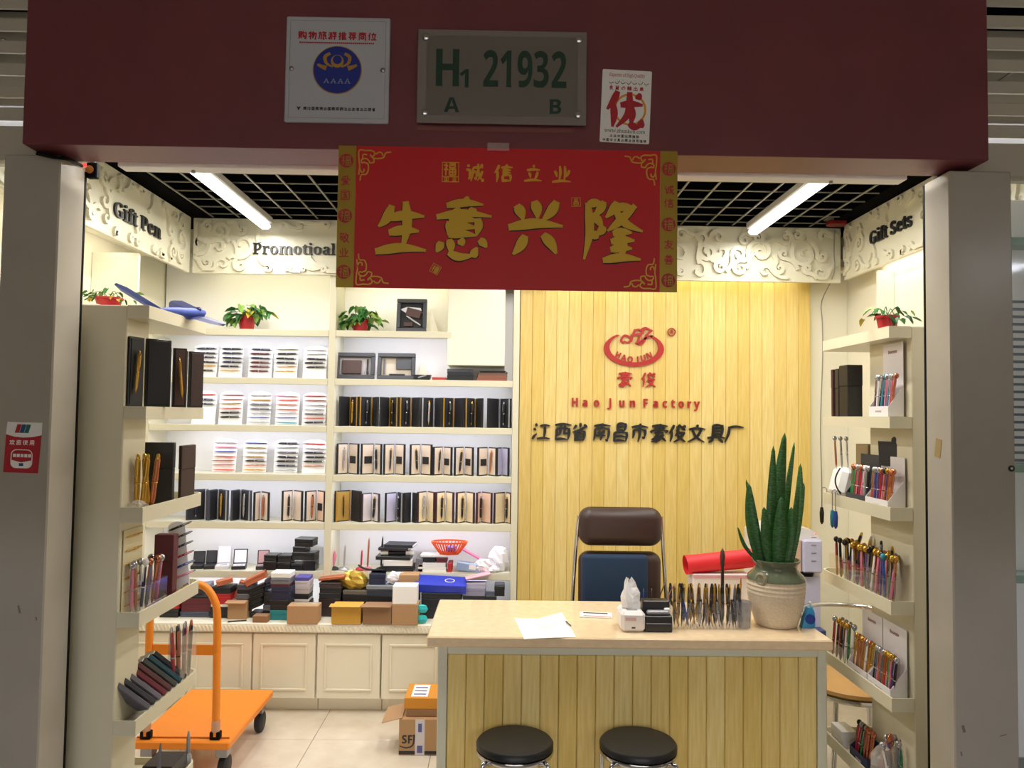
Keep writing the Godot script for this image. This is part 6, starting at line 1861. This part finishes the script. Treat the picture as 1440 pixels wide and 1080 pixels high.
func snake_plant() -> void:
	var b: Vector3 = Vector3(1.0932, 0.8105, -3.0004)
	b.z -= 0.06
	var n := thing("snake_plant", "snake plant with tall green leaves in a ribbed stoneware pot on the counter", "potted plant", b)
	var prof := [Vector2(0, 0), Vector2(0.074, 0.0)]
	for k in 11:
		var y := 0.006 + 0.0165 * k
		var r := 0.078 + 0.031 * sin(clampf(y / 0.19, 0, 1) * PI * 0.62)
		prof.append(Vector2(r, y))
		prof.append(Vector2(r + 0.004, y + 0.008))
	var pot := part(n, "pot", lat(prof, 40), textured("stoneware", "e6dcca", 0.5, grain(0.05, "d9cdb8", "ffffff", 41), Vector3(6, 14, 6)), Vector3.ZERO, "ribbed beige lower pot")
	var r0: float = prof[-1].x
	part(pot, "glazed_neck", lat([Vector2(r0, 0.1795), Vector2(r0 - 0.004, 0.192), Vector2(0.088, 0.212), Vector2(0.08, 0.224), Vector2(0.081, 0.238), Vector2(0.093, 0.252), Vector2(0.094, 0.257), Vector2(0.088, 0.258), Vector2(0.078, 0.24), Vector2(0.076, 0.225), Vector2(0, 0.222)], 40), mat("glaze_green", "5d6650", 0.14), Vector3.ZERO, "glossy dark green glazed neck and rim")
	part(pot, "handle", lat([Vector2(0, 0), Vector2(0.027, 0.0), Vector2(0.027, 0.007), Vector2(0.019, 0.011), Vector2(0.013, 0.007), Vector2(0, 0.009)], 18, Vector3(-0.078, 0.19, 0.065), Basis(Vector3.UP, -0.95) * Basis(Vector3.RIGHT, PI / 2)), mat("glaze_olive", "8a846c", 0.3), Vector3.ZERO, "round ear handle")
	var soil := part(pot, "soil", lat([Vector2(0.0, 0.228), Vector2(0.075, 0.226)], 24), mat("soil_dark", "2a2119", 0.9))
	var leafy := textured("snake_leaf", "4c8848", 0.38, grain(0.06, "3c5c3c", "ffffff", 77), Vector3(3, 9, 3))
	textured("snake_leaf_pale", "6ba860", 0.38, leafy.albedo_texture, Vector3(3, 9, 3))
	var u := 2.98 / 1080.0
	var lv := [[1096, 1101, 1111, 598, 0.062, 0.0], [1086, 1089, 1091, 617, 0.045, 0.02], [1107, 1116, 1129, 612, 0.036, -0.02], [1078, 1064, 1057, 672, 0.056, 0.01], [1116, 1128, 1131, 642, 0.042, 0.015], [1110, 1130, 1142, 672, 0.062, -0.015], [1108, 1119, 1125, 668, 0.04, 0.03], [1097, 1099, 1100, 690, 0.058, 0.035], [1072, 1052, 1040, 735, 0.02, 0.02], [1088, 1080, 1076, 705, 0.048, 0.03], [1106, 1112, 1113, 704, 0.05, 0.04], [1082, 1072, 1060, 668, 0.03, -0.03]]
	var k := 0
	for q in lv:
		var tip := Vector3((q[2] - 1099 + (884 - q[3]) * 0.004) * u, (884 - q[3]) * u * 0.985 - 0.02, q[5] * 1.4)
		var base := Vector3(clampf((q[0] - 1099) * u, -0.058, 0.058), 0.226, clampf(q[5], -0.05, 0.05))
		var mid := Vector3((q[1] - 1099) * u, lerpf(base.y, tip.y, 0.5), q[5] * 1.2)
		var c := curve([base, mid, tip], 7)
		var s := S(true)
		var face := Basis(Vector3.UP, rng.randf_range(-0.6, 0.6))
		var rows := []
		for j in c.size():
			var t := float(j) / (c.size() - 1)
			var w: float = q[4] * 0.4 * (0.72 + 0.45 * sin(PI * minf(t * 1.15, 1.0))) * sqrt(maxf(0.0, 1.0 - pow(t, 5.0)))
			var e := face * Vector3(w, 0, 0)
			var dp := face * Vector3(0, 0, 0.012 * (1.0 - t))
			var th := face * Vector3(0, 0, 0.0016)
			rows.append([c[j] - e + dp, c[j], c[j] + e + dp, c[j] + e + dp - th, c[j] - th, c[j] - e + dp - th])
		for j in rows.size() - 1:
			for i in 6:
				var m := (i + 1) % 6
				quad(s, rows[j][i], rows[j][m], rows[j + 1][m], rows[j + 1][i], face * Vector3([0, 0, 1, 0, 0, -1][i], 0, [1, 1, 0, -1, -1, 0][i]))
		part(n, "leaf", s, M.snake_leaf_pale if k in [2, 4, 6] else leafy)
		k += 1

func office_chair() -> void:
	var at: Vector3 = Vector3(0.5785, 0.74, -3.75)
	at.y = 0.0
	var n := thing("office_chair", "brown leather office chair with chrome frame behind the counter", "chair", at)
	var br := mat("leather_brown", "3a2723", 0.45)
	var s := S()
	var hc: Vector3 = Vector3(0.5794, 1.0921, -3.75)
	cushion(s, Vector3(0, hc.y, 0.0), Vector3(0.405, 0.185, 0.13), 0.06)
	part(n, "headrest", s, br)
	s = S()
	cushion(s, Vector3(0.0, 0.73, -0.01), Vector3(0.40, 0.48, 0.11), 0.05)
	part(n, "backrest", s, br)
	s = S()
	cushion(s, Vector3(0, 0.44, 0.13), Vector3(0.46, 0.11, 0.36), 0.05)
	part(n, "seat", s, br)
	for sx in [-1.0, 1.0]:
		s = S()
		tube(s, curve([Vector3(sx * 0.2, 1.14, 0.005), Vector3(sx * 0.215, 0.95, -0.01), Vector3(sx * 0.235, 0.6, 0.02), Vector3(sx * 0.24, 0.42, 0.1), Vector3(sx * 0.24, 0.39, 0.27)], 6), 0.0095, 8)
		part(n, "side_frame", s, M.chrome)
		s = S()
		tube(s, curve([Vector3(sx * 0.23, 0.72, 0.0), Vector3(sx * 0.26, 0.7, 0.1), Vector3(sx * 0.27, 0.67, 0.24), Vector3(sx * 0.25, 0.5, 0.3), Vector3(sx * 0.24, 0.4, 0.26)], 5), 0.012, 8)
		part(n, "armrest", s, M.chrome)
	part(n, "gas_lift", lat([Vector2(0.025, 0.07), Vector2(0.025, 0.384)], 14, Vector3(0, 0, 0.1)), M.chrome)
	for k in 5:
		var a := TAU * k / 5 + 0.3
		var d := Vector3(cos(a), 0, sin(a))
		s = S()
		tube(s, [Vector3(0, 0.085, 0.1) + d * 0.02, Vector3(0, 0.07, 0.1) + d * 0.2], [0.022, 0.013], 8)
		var leg := part(n, "base_arm", s, M.chrome)
		part(leg, "caster", lat([Vector2(0, -0.012), Vector2(0.026, -0.012), Vector2(0.027, 0), Vector2(0.026, 0.012), Vector2(0, 0.012)], 14, Vector3(0, 0.027, 0.1) + d * 0.2, Basis(Vector3.UP, a) * Basis(Vector3(0, 0, 1), PI / 2)), M.black)
	# blue cover over the backrest
	var c := thing("chair_cover", "dark blue cloth cushion hung over the office chair backrest", "cushion", at + Vector3(-0.035, 0.42, 0.075))
	s = S()
	cushion(s, Vector3(0, 0.29, 0.0), Vector3(0.315, 0.52, 0.045), 0.022)
	part(c, "pad", s, mat("cloth_blue", "1c3450", 0.85))
	s = S()
	tube(s, curve([Vector3(0.15, 0.2, 0.0), Vector3(0.2, 0.225, 0.01), Vector3(0.262, 0.235, -0.03)], 5), [0.02, 0.019, 0.018, 0.017, 0.016, 0.014, 0.013, 0.012, 0.011, 0.01, 0.009], 8)
	part(c, "strap", s, M.cloth_blue)
	s = S()
	tube(s, curve([Vector3(-0.15, 0.2, 0.0), Vector3(-0.18, 0.225, 0.0), Vector3(-0.205, 0.235, -0.03)], 5), 0.012, 8)
	part(c, "strap", s, M.cloth_blue)

func cushion(s: SurfaceTool, c: Vector3, z: Vector3, r: float) -> void:
	# a box with generously rounded edges
	var n := 6
	var h := z / 2.0 - Vector3(r, r, r)
	h = Vector3(maxf(h.x, 0.0), maxf(h.y, 0.0), maxf(h.z, 0.0))
	s.set_smooth_group(1)
	var pt := func(i: int, j: int) -> Vector3:
		var b := -PI / 2 + PI * i / (2 * n + 1)
		var a := TAU * j / (4 * n)
		a += 0.0001
		var d := Vector3(cos(b) * cos(a), sin(b), cos(b) * sin(a))
		return c + Vector3(signf(d.x), signf(d.y), signf(d.z)) * h + d * Vector3(minf(r, z.x / 2), minf(r, z.y / 2), minf(r, z.z / 2))
	for i in 2 * n + 1:
		for j in 4 * n:
			var p0: Vector3 = pt.call(i, j)
			var p1: Vector3 = pt.call(i, j + 1)
			var p2: Vector3 = pt.call(i + 1, j + 1)
			var p3: Vector3 = pt.call(i + 1, j)
			quad(s, p0, p1, p2, p3, (p0 + p2) / 2 - c)
	for e in [0, 2 * n + 1]:
		var q := []
		for j in 4:
			q.append(pt.call(e, j * n + n / 2))
		quad(s, q[0], q[1], q[2], q[3], Vector3(0, -1 if e == 0 else 1, 0))
	s.set_smooth_group(-1)

func dispenser() -> void:
	var a: Vector3 = Vector3(1.3338, 1.0649, -3.95)
	var b: Vector3 = Vector3(1.6518, 0.837, -3.95)
	var n := thing("water_dispenser", "white and lilac water dispenser standing behind the counter by the right wall", "water dispenser", Vector3((a.x + b.x) / 2, 0, -4.1))
	var w := (b.x - a.x) / 2
	var wm := mat("appliance_white", "e8e6e6", 0.25)
	var lil := mat("appliance_lilac", "c3c4e2", 0.25)
	var s := S()
	var top := a.y - 0.0
	slab(s, PackedVector2Array([Vector2(-w, 0.0), Vector2(w, 0.0), Vector2(w, top - 0.05), Vector2(w - 0.05, top - 0.01), Vector2(0.05, top), Vector2(-w + 0.05, top - 0.005), Vector2(-w + 0.01, top - 0.04)]), -0.15, 0.12)
	part(n, "shell", s, wm)
	part(n, "side_panel", span(-w * 0.0, w * 0.34, b.y, top - 0.06, 0.1205, 0.14, 0.004), mat("appliance_beige", "d9b8a0", 0.35))
	part(n, "control_panel", span(w * 0.36, w * 0.99, b.y, top - 0.06, 0.1205, 0.155, 0.008), lil)
	for k in 4:
		part(n, "button_mark", span(w * 0.62, w * 0.78, b.y + 0.06 + 0.04 * k, b.y + 0.064 + 0.04 * k, 0.1555, 0.157, 0), M.steel)
	part(n, "power_light", span(w * 0.74, w * 0.78, b.y + 0.195, b.y + 0.203, 0.1555, 0.158, 0.0005), glow("red_dot", "ff5560", 1.0))
	part(n, "spout", lat([Vector2(0, 0), Vector2(0.03, 0), Vector2(0.034, 0.018), Vector2(0, 0.018)], 14, Vector3(w * 0.55, b.y - 0.019, 0.125)), M.black)
	part(n, "lower_front", span(w * 0.1, w * 0.98, 0.3, b.y - 0.02, 0.1205, 0.13, 0.006), lil)
	part(n, "drip_tray", span(w * 0.3, w * 0.98, 0.52, 0.56, 0.1305, 0.2, 0.004), mat("tray_blue", "33457a", 0.35))
	part(n, "door", span(-w * 0.9, w * 0.95, 0.04, 0.28, 0.1205, 0.13, 0.005), wm)

# ---------------------------------------------------------------- on the floor
func floor_goods() -> void:
	trolley()
	stool("round black padded stool with chrome legs, left of two before the counter", 0.0594)
	stool("round black padded stool with chrome legs, right of two before the counter", 0.4913)
	cane_chair()
	# parcels beside the counter
	var z := -3.62
	var n := thing("parcel", "brown parcel carton with black courier letters beside the counter", "parcel", Vector3(-0.3368, 0, -3.85))
	part(n, "body", bx(Vector3(0, 0.085, 0), Vector3(0.27, 0.17, 0.24), 0.002), M.kraft)
	part(n, "flap", bx(Vector3(-0.17, 0.163, 0.02), Vector3(0.1, 0.003, 0.2), 0.0005, Basis(Vector3(0, 0, 1), 0.25)), M.kraft)
	part(n, "black_band", bx(Vector3(0, 0.014, 0.1205), Vector3(0.268, 0.016, 0.0008), 0), M.black_letter)
	words(n, "lettering", "SF", "Droid Sans", true, 0.038, Vector3(-0.095, 0.075, 0.121), M.black_letter, 0.0008)
	var s := S()
	ribbon(s, curve([Vector2(-0.13, 0.045), Vector2(-0.1, 0.036), Vector2(-0.068, 0.05), Vector2(-0.062, 0.098)], 5), 0.004, 0.009, 0.1202, 0.121)
	part(n, "swoosh_print", s, M.black_letter)
	part(n, "tape", bx(Vector3(-0.035, 0.085, 0.1206), Vector3(0.045, 0.168, 0.0008), 0), mat("tape_white", "cfc9cc", 0.2))
	part(n, "tape_print", bx(Vector3(-0.035, 0.13, 0.1212), Vector3(0.018, 0.04, 0.0004), 0), mat("tape_blue", "5a5a96", 0.4))
	part(n, "tape_print", bx(Vector3(-0.035, 0.03, 0.1212), Vector3(0.026, 0.034, 0.0004), 0), M.tape_blue)
	n = thing("parcel", "thin plain brown box between the courier parcel and orange parcel", "parcel", Vector3(-0.3285, 0.1715, -3.86))
	part(n, "body", bx(Vector3(0, 0.017, 0), Vector3(0.23, 0.034, 0.2), 0.002), M.kraft_dark)
	n = thing("parcel", "orange-yellow parcel with a white label on top of the brown boxes", "parcel", Vector3(-0.3328, 0.2065, -3.86))
	part(n, "body", bx(Vector3(0, 0.026, 0), Vector3(0.24, 0.052, 0.2), 0.002), mat("parcel_orange", "d08a24", 0.6))
	part(n, "label", bx(Vector3(-0.05, 0.0526, 0.0), Vector3(0.08, 0.0008, 0.16), 0), M.paper)
	for k in 3:
		part(n, "label_print", bx(Vector3(-0.05, 0.0533, -0.04 + 0.045 * k), Vector3(0.06, 0.0005, 0.014), 0), M.tape_blue)

func stool(label: String, x: float) -> void:
	var n := thing("stool", label, "stool", Vector3(x, 0, -2.735), "black stools before the counter")
	part(n, "seat_pad", lat([Vector2(0, 0.462), Vector2(0.128, 0.462), Vector2(0.135, 0.468), Vector2(0.135, 0.481), Vector2(0.128, 0.489), Vector2(0.0, 0.493)], 40), M.leather_black)
	part(n, "seat_ring", lat([Vector2(0.12, 0.448), Vector2(0.134, 0.448), Vector2(0.136, 0.455), Vector2(0.134, 0.4615), Vector2(0.12, 0.4615)], 40), M.chrome)
	for k in 4:
		var a := PI / 4 + PI / 2 * k
		var d := Vector3(cos(a), 0, sin(a))
		var s := S()
		tube(s, curve([d * 0.11 + Vector3(0, 0.44, 0), d * 0.145 + Vector3(0, 0.45, 0), d * 0.158 + Vector3(0, 0.42, 0), d * 0.163 + Vector3(0, 0.2, 0), d * 0.17 + Vector3(0, 0.012, 0)], 5), 0.0085, 8)
		var l := part(n, "leg", s, M.chrome)
		part(l, "rubber_foot", lat([Vector2(0, 0), Vector2(0.012, 0), Vector2(0.012, 0.018), Vector2(0, 0.018)], 10, d * 0.17), M.black)

func cane_chair() -> void:
	var n := thing("wooden_seat_chair", "chrome chair with a round pale wooden seat behind the right stand", "chair", Vector3(1.62, 0, -3.55))
	part(n, "seat", lat([Vector2(0, 0.405), Vector2(0.2, 0.405), Vector2(0.212, 0.415), Vector2(0.212, 0.43), Vector2(0.2, 0.437), Vector2(0, 0.44)], 36), mat("wood_seat", "c79a5c", 0.4))
	part(n, "seat_ring", lat([Vector2(0.195, 0.385), Vector2(0.21, 0.385), Vector2(0.214, 0.395), Vector2(0.21, 0.4045), Vector2(0.195, 0.4045)], 36), M.chrome)
	for k in 4:
		var a := PI / 4 + PI / 2 * k
		var d := Vector3(cos(a), 0, sin(a))
		var s := S()
		tube(s, [d * 0.19 + Vector3(0, 0.39, 0), d * 0.21 + Vector3(0, 0.2, 0), d * 0.235], 0.011, 8)
		part(n, "leg", s, M.chrome)
	var s2 := S()
	var pts := []
	for k in 13:
		var a := PI + PI * k / 12.0
		pts.append(Vector3(cos(a) * 0.225, 0.72, sin(a) * 0.2 - 0.03))
	pts.push_front(Vector3(-0.2, 0.4, 0.02))
	pts.push_back(Vector3(0.2, 0.4, 0.02))
	tube(s2, curve(pts, 3), 0.011, 8)
	part(n, "back_rail", s2, M.chrome)

func trolley() -> void:
	var n := thing("platform_trolley", "orange platform trolley with a bent push handle on the floor", "trolley", Vector3(-1.378, 0, -3.73))
	var om := mat("trolley_orange", "f08a1e", 0.4)
	part(n, "deck", bx(Vector3(0, 0.172, 0), Vector3(0.425, 0.036, 0.64), 0.006), om)
	part(n, "handle_hinge_bar", span(-0.205, 0.2, 0.1905, 0.196, 0.285, 0.279, 0.001), mat("trolley_orange_dark", "c2660f", 0.4))
	var s := S()
	var xr := 0.142
	var xl := -0.16
	var pts := [Vector3(xr, 0.205, 0.29), Vector3(xr - 0.004, 0.5, 0.29), Vector3(xr - 0.008, 0.72, 0.29), Vector3(xr - 0.022, 0.79, 0.29), Vector3(xr - 0.06, 0.845, 0.29), Vector3(xr - 0.11, 0.862, 0.29), Vector3(xl + 0.09, 0.862, 0.29), Vector3(xl + 0.045, 0.845, 0.29), Vector3(xl + 0.012, 0.79, 0.29), Vector3(xl, 0.72, 0.29), Vector3(xl, 0.5, 0.29), Vector3(xl, 0.205, 0.29)]
	tube(s, curve(pts, 4), 0.0165, 12)
	var h := part(n, "handle", s, om)
	part(h, "cross_plate", bx(Vector3((xl + xr) / 2, 0.575, 0.29), Vector3(xr - xl - 0.034, 0.045, 0.006), 0.001), om)
	for x in [xl, xr]:
		part(n, "hinge", bx(Vector3(x, 0.208, 0.29), Vector3(0.045, 0.034, 0.03), 0.003), M.black)
		part(n, "hinge_tape", lat([Vector2(0.0175, 0.225), Vector2(0.0185, 0.235), Vector2(0.0185, 0.265), Vector2(0.0172, 0.272)], 12, Vector3(x, 0, 0.29)), mat("tape_film", "c99a80", 0.2))
	for x in [-0.165, 0.165]:
		for z in [-0.25, 0.25]:
			var c := part(n, "caster_fork", bx(Vector3(x, 0.128, z), Vector3(0.05, 0.05, 0.06), 0.003), M.steel)
			part(c, "wheel", lat([Vector2(0, -0.017), Vector2(0.046, -0.017), Vector2(0.052, -0.012), Vector2(0.052, 0.012), Vector2(0.046, 0.017), Vector2(0, 0.017)], 22, Vector3(x, 0.052, z - 0.015), Basis(Vector3(0, 0, 1), PI / 2)), mat("rubber", "23232a", 0.6))

# ---------------------------------------------------------------- small potted vines
func plants() -> void:
	vine("red pot of trailing vine on the left wall shelf behind the glider", Vector3(-1.86, 2.1005, -3.62), 0.06, 0.05, 34, 3, false)
	vine("red pot of trailing vine on the top board of the left bay", Vector3(-1.5074, BOARD[0] + 0.0005, -4.51), 0.05, 0.085, 60, 5, true)
	vine("red pot of bushy green vine on the top board of the right bay", Vector3(-0.8426, BOARD[0] + 0.0005, -4.51), 0.05, 0.075, 64, 8, true)
	vine("small red pot of yellowing vine on top of the right stand", Vector3(1.358, TRAY[0] + 0.0005, -2.69), 0.038, 0.045, 26, 11, false)

func vine(label: String, at: Vector3, r: float, h: float, n: int, sd: int, full: bool) -> void:
	var p := thing("potted_vine", label, "potted plant", at, "small red potted vines")
	var g := RandomNumberGenerator.new()
	g.seed = sd
	part(p, "pot", lat([Vector2(0, 0), Vector2(r * 0.78, 0), Vector2(r * 0.96, h * 0.82), Vector2(r * 1.06, h * 0.83), Vector2(r * 1.08, h), Vector2(r * 0.98, h), Vector2(r * 0.92, h * 0.9), Vector2(0, h * 0.88)], 22), mat("pot_red", "b5262c", 0.4))
	var mats := [mat("leaf_green", "3d7d35", 0.5), mat("leaf_deep", "2a5f2e", 0.5), mat("leaf_lime", "7fa64a", 0.5), mat("leaf_yellow", "c9b23c", 0.5)]
	if not cache.has("leaf"):
		var s := S()
		var L := 0.042
		for sx in [-1.0, 1.0]:
			var o := [Vector3(0, 0, 0), Vector3(sx * 0.012, 0.004, -0.004), Vector3(sx * 0.0165, 0.008, 0.012), Vector3(sx * 0.009, 0.004, 0.03), Vector3(0, -0.004, L)]
			for k in range(1, 4):
				tri(s, o[0], o[k], o[k + 1], Vector3.UP)
		cache["leaf"] = fin(s)
	for k in n:
		var a := g.randf() * TAU
		var rad := r * (1.0 if full else 1.3) * g.randf_range(0.3, 2.5 if full else 1.7)
		var y := h + (g.randf_range(-0.07, 0.09) if full else g.randf_range(-0.03, 0.05)) * (1.0 - 0.25 * rad / r)
		if rad < r * 1.05:
			y = maxf(y, h + 0.005)
		var c := Vector3(cos(a) * rad * 1.15, maxf(y, 0.012), sin(a) * minf(rad, 0.055))
		c.x = clampf(c.x, -0.09, 0.14)
		var m := 0 if g.randf() < 0.5 else (1 if g.randf() < 0.5 else 2)
		if g.randf() < (0.12 if full else 0.25):
			m = 3
		var o := part(p, "leaf", cache["leaf"], mats[m], c)
		o.basis = Basis.from_euler(Vector3(g.randf_range(0.0, 1.2), -a + PI / 2 + g.randf_range(-0.7, 0.7), g.randf_range(-0.5, 0.5))) * g.randf_range(0.75, 1.15) * (1.3 if full else 0.75)
	for k in 5:
		var a := TAU * k / 5.0 + g.randf()
		var s := S()
		tube(s, curve([Vector3(0, h * 0.9, 0), Vector3(cos(a) * r * 0.8, h + 0.03, sin(a) * 0.03), Vector3(cos(a) * r * 1.5, h, sin(a) * 0.04)], 4), 0.0015, 5)
		part(p, "stem", s, mats[1])
